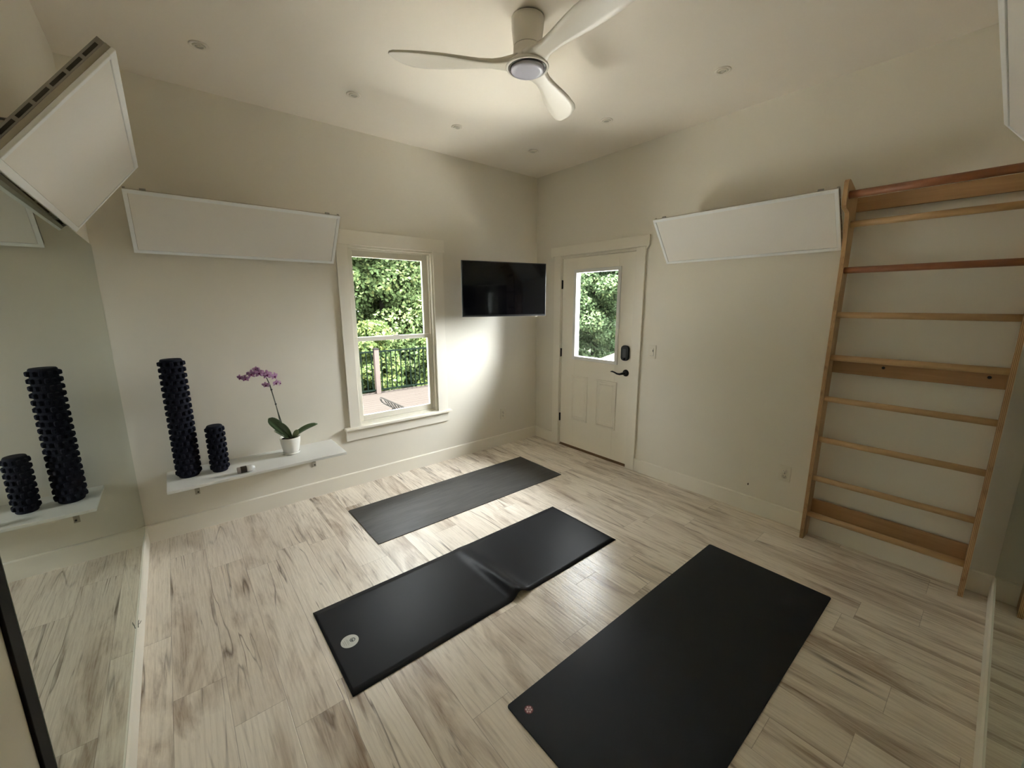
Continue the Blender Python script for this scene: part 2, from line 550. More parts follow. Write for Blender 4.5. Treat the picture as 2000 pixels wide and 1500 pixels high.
def thing(name, label, cat, loc=(0, 0, 0), rotz=0.0, group=None):
    o = bpy.data.objects.new(name, None)
    o.empty_display_size = 0.1
    COL.objects.link(o)
    o.location = loc; o.rotation_euler = (0, 0, rotz)
    o['label'] = label; o['category'] = cat
    if group: o['group'] = group
    return o

def tag(o, label, cat, group=None):
    o['label'] = label; o['category'] = cat
    if group: o['group'] = group
    return o

def struct(name, bm, mats, bevel=0.0, label=None):
    o = obj(name, bm, mats, None, bevel=bevel)
    o['kind'] = 'structure'
    if label: o['label'] = label
    return o

def dup(root, loc, rotz, label, group=None):
    r = root.copy(); COL.objects.link(r)
    r.location = loc; r.rotation_euler = (0, 0, rotz)
    r['label'] = label
    if group: r['group'] = group
    for ch in list(root.children):
        c = ch.copy(); COL.objects.link(c); c.parent = r
        for g in list(ch.children):
            d = g.copy(); COL.objects.link(d); d.parent = c
    return r

# ================================================================== SHELL
bm = B(); box(bm, -W - WT, WT, -D - WT, WT, -0.12, 0); struct('floor', bm, 'floor', label='whitewashed wood-look plank floor with brown streaks')
bm = B(); box(bm, -W - WT, WT, -D - WT, WT, H, H + 0.2); struct('ceiling', bm, 'ceiling', label='flat beige ceiling')
# window wall (y = 0) with opening
WX0, WX1, WZ0, WZ1 = -2.096, -1.3165, 0.535, 2.04
bm = B()
box(bm, -W - WT, WX0, 0, WT, 0, H); box(bm, WX1, WT, 0, WT, 0, H)
box(bm, WX0, WX1, 0, WT, 0, WZ0); box(bm, WX0, WX1, 0, WT, WZ1, H)
struct('wall_back', bm, 'wall', label='beige wall with the window and the shelf')
# door wall (x = 0) with opening
DY0, DY1, DZ1 = -1.2975, -0.389, 2.037
bm = B()
box(bm, 0, WT, DY1, 0, 0, H); box(bm, 0, WT, -D - WT, DY0, 0, H); box(bm, 0, WT, DY0, DY1, DZ1, H)
struct('wall_right', bm, 'wall', label='beige wall with the door and the stall bars')
bm = B(); box(bm, -W - WT, -W, -D - WT, 0, 0, H); struct('wall_left', bm, 'wall', label='beige wall carrying the large mirror on the left')
bm = B(); box(bm, -W, 0, -D - WT, -D, 0, H); struct('wall_front', bm, 'wall', label='beige wall behind the camera carrying a mirror')

# baseboards
def bboard(name, a, b, axis, wall):
    bm = B(); t = 0.014
    if axis == 'x':
        s = -1 if wall == 0 else 1
        prof = [(0, 0), (s * t, 0), (s * t, BB - 0.006), (s * (t - 0.006), BB), (0, BB)]
        prism(bm, [(wall + p, z) for p, z in prof], 'x', a, b)
    else:
        s = -1 if wall == 0 else 1
        prof = [(0, 0), (s * t, 0), (s * t, BB - 0.006), (s * (t - 0.006), BB), (0, BB)]
        prism(bm, [(wall + p, z) for p, z in prof], 'y', a, b)
    return struct(name, bm, 'trim')
bboard('baseboard_back', -W, 0, 'x', 0)
bboard('baseboard_right', -0.015, -0.296, 'y', 0)
bboard('baseboard_right.001', -1.39, -D, 'y', 0)
bboard('baseboard_left', -0.015, -2.386, 'y', -W)
bboard('baseboard_front', -W + 0.02, -0.015, 'x', -D)

# ================================================================== WINDOW
wn = thing('window_1', 'white double-hung window looking out over the deck', 'window', ((WX0 + WX1) / 2, 0, WZ0))
del wn['category']
wn['kind'] = 'structure'
def wpart(name, bm, mats, bevel=0.0, parent=None):
    bm.transform(Matrix.Translation(-Vector(((WX0 + WX1) / 2, 0, WZ0))))
    return obj(name, bm, mats, parent or wn, bevel=bevel)
# jamb liner
bm = B(); j = 0.030
box(bm, WX0, WX0 + 0.018, 0, WT, WZ0, WZ1); box(bm, WX1 - 0.018, WX1, 0, WT, WZ0, WZ1)
box(bm, WX0 + .018, WX1 - .018, 0, WT, WZ1 - 0.018, WZ1); box(bm, WX0 + .018, WX1 - .018, 0.035, WT + .02, WZ0, WZ0 + 0.022)
box(bm, WX0 + .018, WX0 + j, 0.03, 0.04, WZ0 + .022, WZ1 - .018); box(bm, WX1 - j, WX1 - .018, 0.03, 0.04, WZ0 + .022, WZ1 - .018)
box(bm, WX0 + .018, WX1 - .018, 0.03, 0.04, WZ1 - j, WZ1 - .018)
box(bm, WX0 + .018, WX0 + j, 0.112, 0.13, WZ0 + .022, WZ1 - .018); box(bm, WX1 - j, WX1 - .018, 0.112, 0.13, WZ0 + .022, WZ1 - .018)
wpart('window_frame', bm, 'vinyl')
def sash(name, x0, x1, y0, y1, z0, z1, st, top, bot):
    bm = B()
    box(bm, x0, x0 + st, y0, y1, z0, z1); box(bm, x1 - st, x1, y0, y1, z0, z1)
    box(bm, x0 + st, x1 - st, y0, y1, z0, z0 + bot); box(bm, x0 + st, x1 - st, y0, y1, z1 - top, z1)
    s = wpart(name, bm, 'vinyl', bevel=0.003)
    bm = B(); ym = (y0 + y1) / 2
    box(bm, x0 + st - .004, x1 - st + .004, ym - .002, ym + .002, z0 + bot - .004, z1 - top + .004)
    wpart('pane', bm, 'glass', parent=s)
    return s
sash('lower_sash', WX0 + .019, WX1 - .019, 0.042, 0.072, WZ0 + .023, 1.292, 0.040, 0.034, 0.048)
sash('upper_sash', WX0 + .019, WX1 - .019, 0.078, 0.108, 1.262, WZ1 - .019, 0.052, 0.060, 0.030)
# sash lock tabs
bm = B(); box(bm, -1.72, -1.66, 0.045, 0.07, 1.292, 1.300, bev=0.003); wpart('sash_lock', bm, 'vinyl')
# casing trim
bm = B()
box(bm, -2.180, WX0 + .004, -0.019, 0, WZ0, WZ1 + .0); box(bm, WX1 - .004, -1.217, -0.019, 0, WZ0, WZ1)
struct('trim_1', bm, 'trim', bevel=0.002, label='flat side casings of the window')
bm = B(); box(bm, -2.205, -1.205, -0.026, 0, WZ1, 2.152); struct('trim_2', bm, 'trim', bevel=0.002, label='wide head casing above the window')
bm = B(); box(bm, -2.226, -1.183, -0.048, 0.0, WZ0 - .022, WZ0); box(bm, WX0 + .001, WX1 - .001, 0.0, 0.041, WZ0 - .022, WZ0 + .002)
struct('trim_3', bm, 'trim', bevel=0.003, label='window stool with lit top')
bm = B(); box(bm, -2.216, -1.205, -0.018, 0, 0.418, WZ0 - .022); struct('trim_4', bm, 'trim', bevel=0.002, label='apron board under the window stool')

# ================================================================== DOOR
dr = thing('door_1', 'half-glass entry door painted beige', 'door', (0.012, -0.8432, 0.0))
del dr['category']
dr['kind'] = 'structure'
DL = Vector((0.012, -0.8432, 0.0))
def dpart(name, bm, mats, bevel=0.0, parent=None, label=None):
    bm.transform(Matrix.Translation(-DL))
    o = obj(name, bm, mats, parent or dr, bevel=bevel)
    if label: o['label'] = label
    return o
GL0, GL1, GZ0, GZ1 = -1.1335, -0.5573, 0.991, 1.912   # outer lite frame
bm = B()
X0, X1 = 0.012, 0.056
yl, yr = -0.396, -1.2905
fl = 0.03
box(bm, X0, X1, GL1 - fl, yl, 0.022, 2.030); box(bm, X0, X1, yr, GL0 + fl, 0.022, 2.030)
box(bm, X0, X1, GL0 + fl, GL1 - fl, 0.022, GZ0 + fl); box(bm, X0, X1, GL0 + fl, GL1 - fl, GZ1 - fl, 2.030)
slab = dpart('door_slab', bm, 'door', bevel=0.002)
# two embossed panels
def raised(y0, y1, z0, z1):
    bm = B()
    y0, y1 = min(y0, y1), max(y0, y1)
    def ring(d, x): return [(x, y0 + d, z0 + d), (x, y1 - d, z0 + d), (x, y1 - d, z1 - d), (x, y0 + d, z1 - d)]
    rings = [ring(-0.004, X0 + .0005), ring(0.0, X0 - 0.007), ring(0.010, X0 - 0.0085), ring(0.022, X0 - 0.001), ring(0.034, X0 - 0.0012), ring(0.044, X0 - 0.006)]
    vs = grid(bm, rings, closed=True, smooth=False)
    bm.faces.new(vs[-1])
    return dpart('raised_panel', bm, 'door')
raised(-0.560, -0.775, 0.330, 0.815)
raised(-0.894, -1.135, 0.335, 0.815)
# lite frame
bm = B()
fw_ = 0.034
for (a, b, c, d) in ((GL0, GL0 + fw_, GZ0, GZ1), (GL1 - fw_, GL1, GZ0, GZ1), (GL0 + fw_, GL1 - fw_, GZ0, GZ0 + fw_), (GL0 + fw_, GL1 - fw_, GZ1 - fw_, GZ1)):
    box(bm, X0 - 0.011, X1 + 0.011, a, b, c, d)
lf = dpart('lite_frame', bm, 'white', bevel=0.004)
bm = B(); box(bm, 0.032, 0.038, GL0 + fw_ - .004, GL1 - fw_ + .004, GZ0 + fw_ - .004, GZ1 - fw_ + .004); dpart('pane', bm, 'glass', parent=lf)
# hinges
for z in (1.769, 1.048, 0.321):
    bm = B()
    tube(bm, [(0.004, -0.391, z - .046), (0.004, -0.391, z + .046)], 0.0065, 10)
    box(bm, 0.0045, 0.0115, -0.402, -0.391, z - .044, z + .044)
    dpart('hinge', bm, 'bronze', label='dark bronze hinge')
# sweep at the bottom
bm = B(); box(bm, 0.014, 0.054, yr + .004, yl - .004, 0.006, 0.022); dpart('door_sweep', bm, 'brown_sill', label='brown door sweep')
# electronic lock
bm = B()
pts = []
hw, hh, rr = 0.043, 0.072, 0.034
for cx_, cz_, a0 in ((hw - rr, hh - rr, 0), (-(hw - rr), hh - rr, 90), (-(hw - rr), -(hh - rr), 180), (hw - rr, -(hh - rr), 270)):
    for k in range(7):
        a = math.radians(a0 + 15 * k)
        pts.append((-1.2235 + cx_ + rr * math.cos(a), 1.115 + cz_ + rr * math.sin(a)))
prism(bm, pts, 'x', X0 - .026, X0)
lk = dpart('electronic_lock', bm, 'bronze', bevel=0.006, label='black rounded keypad lock')
bm = B(); box(bm, X0 - .0275, X0 - .0245, -1.240, -1.205, 1.075, 1.155, bev=0.001); dpart('battery_cover', bm, 'black_gloss', parent=lk)
bm = B(); box(bm, X0 - .038, X0 - .025, -1.230, -1.218, 1.052, 1.070, bev=0.003); dpart('thumb_turn', bm, 'bronze', parent=lk)
# lever handle
bm = B()
lathe(bm, [(0.0, -0.012), (0.026, -0.012), (0.032, -0.007), (0.033, 0.0)], (X0, -1.234, 0.925), 28, axis='x')
lv = dpart('rosette', bm, 'bronze')
bm = B()
P = [(-0.008, -1.234, 0.925), (-0.035, -1.234, 0.925), (-0.042, -1.225, 0.922), (-0.044, -1.195, 0.913), (-0.045, -1.165, 0.914), (-0.046, -1.135, 0.925), (-0.046, -1.110, 0.930), (-0.044, -1.092, 0.926)]
tube(bm, [(X0 + a, b, c) for a, b, c in P], [0.011, 0.011, 0.012, 0.010, 0.008, 0.007, 0.007, 0.005], 10)
dpart('lever_handle', bm, 'bronze', parent=lv, label='curved dark bronze lever')
# jamb
bm = B()
box(bm, 0.0005, WT, DY1 - .0005, DY1 - .006, 0, DZ1); box(bm, 0.0005, WT, DY0 + .0005, DY0 + .006, 0, DZ1)
box(bm, 0.058, 0.075, DY1 - .006, DY1 - .02, 0, DZ1); box(bm, 0.058, 0.075, DY0 + .02, DY0 + .006, 0, DZ1)
box(bm, 0.0005, WT, DY0 + .006, DY1 - .006, 2.0315, DZ1 - .0005); box(bm, 0.058, 0.075, DY0 + .02, DY1 - .02, 2.018, 2.0315)
struct('trim_5', bm, 'trim', label='door jamb')
bm = B(); box(bm, 0.001, WT, DY0 + .007, DY1 - .007, 0.0, 0.006); struct('trim_6', bm, 'brown_sill', label='brown threshold under the door')
bm = B()
box(bm, -0.019, 0, -0.296, -0.390, 0, 2.056); box(bm, -0.019, 0, -1.2965, -1.390, 0, 2.056)
struct('trim_7', bm, 'trim', bevel=0.002, label='flat side casings of the door')
bm = B()
prism(bm, [(-0.2485, 2.150), (-0.2485, 2.060), (-0.262, 2.048), (-0.285, 2.048), (-0.285, 2.0565), (-1.398, 2.0565), (-1.398, 2.035), (-1.404, 2.035), (-1.4259, 2.066), (-1.4259, 2.150)], 'x', -0.026, 0.0)
struct('trim_8', bm, 'trim', bevel=0.002, label='head casing above the door')

# ================================================================== MIRRORS
def mirror(name, label, axis, wall, a, b, z0, z1):
    bm = B(); t = 0.006
    if axis == 'y':
        vs = box(bm, wall, wall + t, a, b, z0, z1, 1)
        bm.faces.ensure_lookup_table()
        for f in bm.faces:
            f.normal_update()
            if f.calc_center_median().x > wall + t * 0.9: f.material_index = 0
    else:
        vs = box(bm, a, b, wall, wall + t, z0, z1, 1)
        for f in bm.faces:
            if f.calc_center_median().y > wall + t * 0.9: f.material_index = 0
    o = obj(name, bm, ['mirror', 'mirror_edge'])
    tag(o, label, 'mirror', 'wall mirrors')
    return o
mirror('wall_mirror', 'large frameless wall mirror nearest the window wall corner', 'y', -W + .001, -1.1175, -0.003, BB + .001, 1.915)
mirror('wall_mirror', 'large frameless wall mirror at left edge, nearer the black trim', 'y', -W + .001, -2.386, -1.1205, BB + .001, 1.915)
mirror('wall_mirror', 'frameless wall mirror at right edge beside the stall bars', 'x', -D + .001, -2.0, -0.003, BB + .001, 1.885)
bm = B(); box(bm, -W, -W + .0065, -2.440, -2.3870, 0, 2.05); struct('trim_9', bm, 'black_trim', bevel=0.002, label='black vertical trim at the end of the left mirror')

# ================================================================== TILTED WHITE PANELS
def light_panel(label, L=1.16, extra=True):
    """local frame: x along the wall, wall at y=0, room towards -y; bottom edge at z=0"""
    root = thing('heating_panel', label, 'wall panel', group='tilted white wall panels')
    dy, dz = 0.245, 0.312
    wd = math.hypot(dy, dz)
    ax = Vector((0, -dy, dz)).normalized()          # up along the face
    nr = Vector((0, -dz, -dy)).normalized()         # face normal, into the room and down
    o0 = Vector((0, -0.030, 0))
    def pt(u, v, n): return o0 + Vector((u, 0, 0)) + ax * v + nr * n
    def slab(bm, u0, u1, v0, v1, n0, n1):
        vs = [bm.verts.new(pt(u, v, n)) for n in (n0, n1) for v in (v0, v1) for u in (u0, u1)]
        for f in [(0, 2, 3, 1), (4, 5, 7, 6), (0, 1, 5, 4), (2, 6, 7, 3), (0, 4, 6, 2), (1, 3, 7, 5)]:
            bm.faces.new([vs[i] for i in f])
    h = L / 2
    f = 0.020
    bm = B()
    slab(bm, -h, h, 0, f, -0.006, 0.004); slab(bm, -h, h, wd - f, wd, -0.006, 0.004)
    slab(bm, -h, -h + f, f, wd - f, -0.006, 0.004); slab(bm, h - f, h, f, wd - f, -0.006, 0.004)
    obj('panel_frame', bm, 'panel_frame', root, bevel=0.0015)
    bm = B(); slab(bm, -h + f + .0015, h - f - .0015, f + .0015, wd - f - .0015, -0.005, 0.0005); obj('panel_face', bm, 'panel_face', root)
    # galvanised back box
    bm = B(); slab(bm, -h + .002, h - .002, .002, wd - .002, -0.018, -0.0065)
    obj('back_box', bm, 'tan_steel', root)
    # slotted strips on both ends of the back box
    for s in (-1, 1):
        bm = B()
        u = s * (h - .008)
        slab(bm, u - .006, u + .006, 0.003, wd - .003, -0.034, -0.0185)
        st = obj('slotted_rail', bm, 'steel', root)
        bm = B()
        for k in range(7):
            v = 0.012 + k * (wd - .02) / 7
            for q in (-1, 1):
                slab(bm, u + q * .0060, u + q * .0066, v, v + .044, -0.029, -0.022)
        obj('slot', bm, 'slot', st)
    # hanging brackets back to the wall
    for u in (-h * 0.62, h * 0.62):
        bm = B()
        p = pt(u, wd * .5, -0.0185)
        box(bm, u - .012, u + .012, -0.003, 0, p.z - .03, p.z + .03)
        tube(bm, [(u, -0.002, p.z - .01), tuple(p)], 0.0035, 8)
        obj('wall_bracket', bm, 'steel', root)
    for u in (-h * 0.85, h * 0.85):
        bm = B()
        slab(bm, u - .014, u + .014, wd - .03, wd + .007, -0.020, -0.007)
        obj('edge_clip', bm, 'steel', root)
    for u in (-h * 0.8, h * 0.8):
        bm = B()
        box(bm, u - .02, u + .02, -0.006, 0, 0.02, 0.06)
        box(bm, u - .012, u + .012, -0.030, -0.006, 0.030, 0.045)
        obj('foot_bracket', bm, 'steel', root)
    return root
p0 = light_panel('tilted white rectangular panel above the shelf, left of the window')
p0.location = (-2.789, 0, 1.885)
dup(p0, (0, -2.184, 1.893), -PI / 2, 'tilted white rectangular panel between the door and the stall bars')
dup(p0, (-W, -1.375, 1.893), PI / 2, 'tilted white panel with slotted end rail above the left mirror')
dup(p0, (-1.46, -D, 1.893), PI, 'tilted white panel cut off by the top right corner of the photo')

# ================================================================== CEILING FAN
FX, FY = -1.78, -1.82
fan = thing('ceiling_fan', 'white three-blade ceiling fan with round light', 'ceiling fan', (FX, FY, H))
bm = B()
lathe(bm, [(0.071, 0.0), (0.071, -0.006)], (0, 0, 0), 40)
obj('mounting_ring', bm, 'slot', fan)
bm = B()
lathe(bm, [(0.078, -0.006), (0.078, -0.022), (0.076, -0.05), (0.071, -0.09), (0.067, -0.122), (0.0665, -0.124)], (0, 0, 0), 40)
obj('canopy', bm, 'fan_white', fan)
bm = B()
lathe(bm, [(0.0655, -0.1245), (0.067, -0.127), (0.068, -0.15), (0.074, -0.172), (0.088, -0.190), (0.100, -0.200), (0.104, -0.208), (0.102, -0.213), (0.094, -0.215), (0.093, -0.209)], (0, 0, 0), 48)
obj('motor_housing', bm, 'fan_white', fan)
bm = B()
lathe(bm, [(0.0915, -0.2095), (0.0915, -0.2125), (0.088, -0.214)], (0, 0, 0), 40)
obj('lamp_gasket', bm, 'slot', fan)
bm = B()
lathe(bm, [(0.080, -0.2125), (0.080, -0.222), (0.076, -0.2265), (0.06, -0.229), (0.0, -0.2305)], (0, 0, 0), 40)
obj('light_lens', bm, 'lens', fan)
def blade(ang):
    st = [  # r, tangential position of the two edges, their heights, half thickness
        (0.055, -0.078, 0.062, -0.188, -0.194, 0.0150),
        (0.090, -0.068, 0.044, -0.187, -0.196, 0.0140),
        (0.130, -0.060, 0.026, -0.187, -0.197, 0.0120),
        (0.170, -0.058, 0.018, -0.187, -0.198, 0.0100),
        (0.230, -0.066, 0.020, -0.187, -0.199, 0.0085),
        (0.310, -0.082, 0.034, -0.187, -0.200, 0.0075),
        (0.400, -0.097, 0.047, -0.187, -0.200, 0.0068),
        (0.490, -0.103, 0.052, -0.188, -0.200, 0.0062),
        (0.550, -0.092, 0.052, -0.189, -0.200, 0.0058),
        (0.595, -0.066, 0.050, -0.190, -0.200, 0.0055),
        (0.625, -0.032, 0.046, -0.192, -0.199, 0.0050),
        (0.642, 0.004, 0.036, -0.195, -0.198, 0.0040),
        (0.648, 0.016, 0.026, -0.197, -0.198, 0.0025)]
    rows = []
    e = Vector((math.cos(ang), math.sin(ang), 0)); tg = Vector((-math.sin(ang), math.cos(ang), 0))
    for r, t0, t1, z0, z1, th in st:
        p0_ = e * r + tg * t0 + Vector((0, 0, z0)); p1_ = e * r + tg * t1 + Vector((0, 0, z1))
        cd = p1_ - p0_; c = cd.length; cd.normalize()
        nn = e.cross(cd).normalized()
        if nn.z < 0: nn = -nn
        ce = (p0_ + p1_) / 2
        row = []
        for (a, b) in ((-.5, 0), (-.48, .7), (-.3, 1), (0, 1.0), (.3, 1), (.49, .95), (.5, .8), (.5, -.8), (.49, -.95), (.3, -1), (0, -1), (-.3, -1), (-.48, -.7)):
            row.append(ce + cd * (a * c) + nn * (b * th))
        rows.append(row)
    bm = B()
    vs = grid(bm, rows, closed=True)
    bm.faces.new(vs[0]); bm.faces.new(list(reversed(vs[-1])))
    return obj('blade', bm, 'fan_white', fan)
for a in (147, 27, 267): blade(math.radians(a))

# ================================================================== RECESSED LIGHTS
dl0 = thing('recessed_light', '', 'ceiling light', (0, 0, H), group='recessed ceiling lights')
bm = B(); lathe(bm, [(0.030, -0.0005), (0.044, -0.0005), (0.045, -0.003), (0.042, -0.006), (0.034, -0.0065), (0.030, -0.0045)], (0, 0, 0), 36); obj('trim_ring', bm, 'ceiling', dl0)
bm = B(); lathe(bm, [(0.0295, -0.0045), (0.026, -0.0085), (0.018, -0.0095), (0.0175, -0.006)], (0, 0, 0), 32); obj('gimbal', bm, 'plate', dl0)
bm = B(); lathe(bm, [(0.0172, -0.006), (0.010, -0.0075), (0.0, -0.008)], (0.0, 0.0, 0), 24); obj('bulb_face', bm, 'bulb', dl0)
LP = [(-2.961, -0.574, 'small recessed ceiling light nearest the left mirror'),
      (-2.161, -0.565, 'small recessed ceiling light, second from the left mirror along the window wall'),
      (-1.379, -0.570, 'small recessed ceiling light, third from the left mirror along the window wall'),
      (-0.580, -0.560, 'small recessed ceiling light closest to the corner above the television'),
      (-0.589, -1.367, 'small recessed ceiling light in front of the door, right of the fan blade tip'),
      (-0.610, -2.210, 'small recessed ceiling light farthest right, towards the stall bars')]
for i, (x, y, lb) in enumerate(LP):
    if i == 0:
        dl0.location = (x, y, H); dl0['label'] = lb
    else:
        dup(dl0, (x, y, H), 0, lb)

# ================================================================== TELEVISION
a_, b_ = Vector((-1.1425, -0.236)), Vector((-0.308, -0.449))
tvc = (a_ + b_) / 2
ang = math.atan2(b_.y - a_.y, b_.x - a_.x)
TW, TH = 0.885, 0.508
tv = thing('television', 'black flat television on a swivel mount in the corner', 'television', (tvc.x, tvc.y, 1.453), ang)
bm = B(); box(bm, -TW / 2, TW / 2, 0.0, 0.018, 0, TH); obj('bezel', bm, ['black_gloss'], tv, bevel=0.002)
bm = B(); box(bm, -TW / 2 - .002, TW / 2 + .002, 0.003, 0.016, -0.002, -0.0002); box(bm, -TW / 2 - .002, TW / 2 + .002, 0.003, 0.016, TH + .0002, TH + .002)
box(bm, -TW / 2 - .002, -TW / 2 - .0002, 0.003, 0.016, -0.0002, TH + .0002); box(bm, TW / 2 + .0002, TW / 2 + .002, 0.003, 0.016, -0.0002, TH + .0002)
obj('edge_band', bm, 'alu', tv)
bm = B(); box(bm, -TW / 2 + .008, TW / 2 - .008, -0.0012, -0.0001, 0.016, TH - .008); obj('screen', bm, 'screen', tv)
bm = B(); box(bm, -0.33, 0.33, 0.0182, 0.055, 0.05, 0.36, bev=0.01); obj('rear_housing', bm, 'black_gloss', tv)
bm = B(); box(bm, 0.325, 0.350, 0.000, 0.012, -0.010, -0.0022, bev=0.001); obj('sensor_tab', bm, 'plate', tv)
bm = B()
inv = tv.matrix_basis.inverted() if False else (Matrix.Translation((tvc.x, tvc.y, 1.453)) @ Matrix.Rotation(ang, 4, 'Z')).inverted()
t2 = B()
box(t2, -0.80, -0.70, -0.012, -0.0005, 1.55, 1.86)
tube(t2, [(-0.75, -0.012, 1.70), (-0.90, -0.10, 1.70)], 0.016, 10)
pc = (Matrix.Translation((tvc.x, tvc.y, 1.453)) @ Matrix.Rotation(ang, 4, 'Z')) @ Vector((0, 0.058, 0.247))
tube(t2, [(-0.90, -0.10, 1.70), tuple(pc)], 0.014, 10)
t2.transform(inv); bm.free()
obj('wall_mount', t2, 'black_gloss', tv)

# ================================================================== SWITCH AND OUTLETS
def plate(name, label, cat, wall, a, z, kind):
    """wall 'x' -> on the door wall at y=a ; 'y' -> on the window wall at x=a. local: plate in xz plane facing -y"""
    loc, rz = ((0, a, z), -PI / 2) if wall == 'x' else ((a, 0, z), 0)
    r = thing(name, label, cat, loc, rz)
    hw, hh = (0.036, 0.059)
    bm = B(); box(bm, -hw, hw, -0.006, -0.0002, -hh, hh, bev=0.002); obj('cover_plate', bm, 'plate', r)
    if kind == 'switch':
        bm = B(); box(bm, -0.017, 0.017, -0.0085, -0.0061, -0.034, 0.034); obj('rocker', bm, 'plate', r, bevel=0.001)
        bm = B(); box(bm, 0.010, 0.0145, -0.0112, -0.0086, 0.002, 0.020); obj('dimmer_slide', bm, 'slot', r)
        bm = B(); box(bm, -0.0185, 0.0185, -0.0070, -0.0061, -0.0355, -0.0342); box(bm, 0.0172, 0.0185, -0.0070, -0.0061, -0.0342, 0.0342); obj('rocker_gap', bm, 'logo_grey', r)
    else:
        for s in (-1, 1):
            bm = B(); lathe(bm, [(0.0165, -0.0061), (0.0165, -0.0085), (0.0, -0.0086)], (0, 0, s * 0.0195), 24, axis='y')
            rc = obj('receptacle', bm, 'plate', r)
            bm = B()
            box(bm, -0.0075, -0.0055, -0.0092, -0.0087, s * .0195 - .002, s * .0195 + .006); box(bm, 0.0055, 0.0075, -0.0092, -0.0087, s * .0195 - .002, s * .0195 + .006)
            box(bm, -0.002, 0.002, -0.0092, -0.0087, s * .0195 - .009, s * .0195 - .005)
            obj('slot', bm, 'slot', rc)
        bm = B(); lathe(bm, [(0.003, -0.0061), (0.003, -0.007), (0, -0.0072)], (0, 0, 0), 12, axis='y'); obj('screw', bm, 'slot', r)
    return r
plate('light_switch', 'white dimmer switch on the wall right of the door', 'light switch', 'x', -1.503, 1.152, 'switch')
plate('wall_outlet', 'white double outlet on the wall beside the stall bars', 'outlet', 'x', -2.619, 0.375, 'outlet')
plate('wall_outlet', 'white double outlet low on the wall under the television', 'outlet', 'y', -0.498, 0.360, 'outlet')

# scuff on the wall left of the outlet
bm = B()
prism(bm, [(-2.392, 0.205), (-2.386, 0.205), (-2.385, 0.216), (-2.391, 0.224), (-2.394, 0.214)], 'x', -0.0012, -0.0001)
tag(obj('wall_scuff', bm, 'scuff'), 'small dark scuff low on the wall left of the outlet by the stall bars', 'mark')

# ================================================================== STALL BARS
sb = thing('stall_bars', 'wooden wall-mounted stall bars with nine round rungs', 'stall bars', (-0.08, -3.165, 0))
OB = Vector((-0.08, -3.165, 0))
def spart(name, bm, mats, bevel=0.0, parent=None, label=None):
    bm.transform(Matrix.Translation(-OB))
    o = obj(name, bm, mats, parent or sb, bevel=bevel)
    if label: o['label'] = label
    return o
xb = -0.016
prof = [(xb, 0.0), (-0.128, 0.0), (-0.128, 1.76), (-0.131, 1.86), (-0.140, 1.93), (-0.154, 1.99), (-0.163, 2.03), (-0.166, 2.06), (-0.178, 2.085),
        (-0.210, 2.094), (-0.245, 2.100), (-0.262, 2.115), (-0.270, 2.145), (-0.272, 2.19), (-0.272, 2.236), (-0.262, 2.249), (-0.235, 2.252),
        (-0.13, 2.225), (-0.04, 2.190), (xb, 2.18)]
for y0, y1 in ((-2.785, -2.806), (-3.526, -3.547)):
    bm = B(); prism(bm, prof, 'y', y0, y1, 0, 1); spart('side_rail', bm, ['ply', 'ply_edge'])
RZ = [(-0.228, 2.172, 'rung_dark'), (-0.108, 2.028, 'rung'), (-0.096, 1.767, 'rung_dark'), (-0.096, 1.503, 'rung'),
      (-0.096, 1.240, 'rung'), (-0.096, 0.975, 'rung'), (-0.096, 0.705, 'rung'), (-0.096, 0.437, 'rung'), (-0.096, 0.178, 'rung')]
for i, (x, z, mt) in enumerate(RZ):
    bm = B(); tube(bm, [(x, -2.8062, z), (x, -3.5258, z)], 0.0185 if i else 0.021, 16)
    spart('rung', bm, mt, label='dark reddish-brown top rung' if i == 0 else ('reddish-brown rung' if mt == 'rung_dark' else None))
for nm, z0, z1, x1 in (('upper_board', 2.105, 2.185, xb), ('middle_board', 1.140, 1.225, xb), ('lower_board', 0.165, 0.265, xb)):
    bm = B(); box(bm, x1 - 0.018, x1, -2.8062, -3.5258, z0, z1)
    bd = spart(nm, bm, 'ply_board', bevel=0.0015)
    if nm == 'middle_board':
        for y in (-3.05, -3.465):
            bm = B(); lathe(bm, [(0.008, -0.0015), (0.008, 0.0)], (x1 - 0.0181, y, 1.196), 16, axis='x')
            spart('bolt', bm, 'logo_dark', parent=bd, label='dark bolt hole')

# ================================================================== SHELF
sh = thing('wall_shelf', 'low white wall shelf under the tilted panel holding the orchid', 'shelf', (-2.87, 0, 0.465))
OS = Vector((-2.87, 0, 0.465))
def shp(name, bm, mats, bevel=0.0, parent=None):
    bm.transform(Matrix.Translation(-OS)); return obj(name, bm, mats, parent or sh, bevel=bevel)
bm = B(); box(bm, -3.400, -2.338, -0.392, -0.0005, 0.447, 0.465); shp('shelf_board', bm, 'white', bevel=0.002)
for x in (-3.255, -2.488):
    bm = B()
    box(bm, x - .014, x + .014, -0.006, -0.0005, 0.262, 0.4465)
    box(bm, x - .014, x + .014, -0.26, -0.006, 0.4405, 0.4465)
    prism(bm, [(-0.006, 0.300), (-0.006, 0.44), (-0.19, 0.44)], 'x', x - .003, x + .003)
    br = shp('shelf_bracket', bm, 'tan_steel')
    bm = B(); lathe(bm, [(0.0055, -0.0085), (0.0055, -0.0061)], (x + .004, 0, 0.277), 12, axis='y'); shp('screw', bm, 'slot', parent=br)

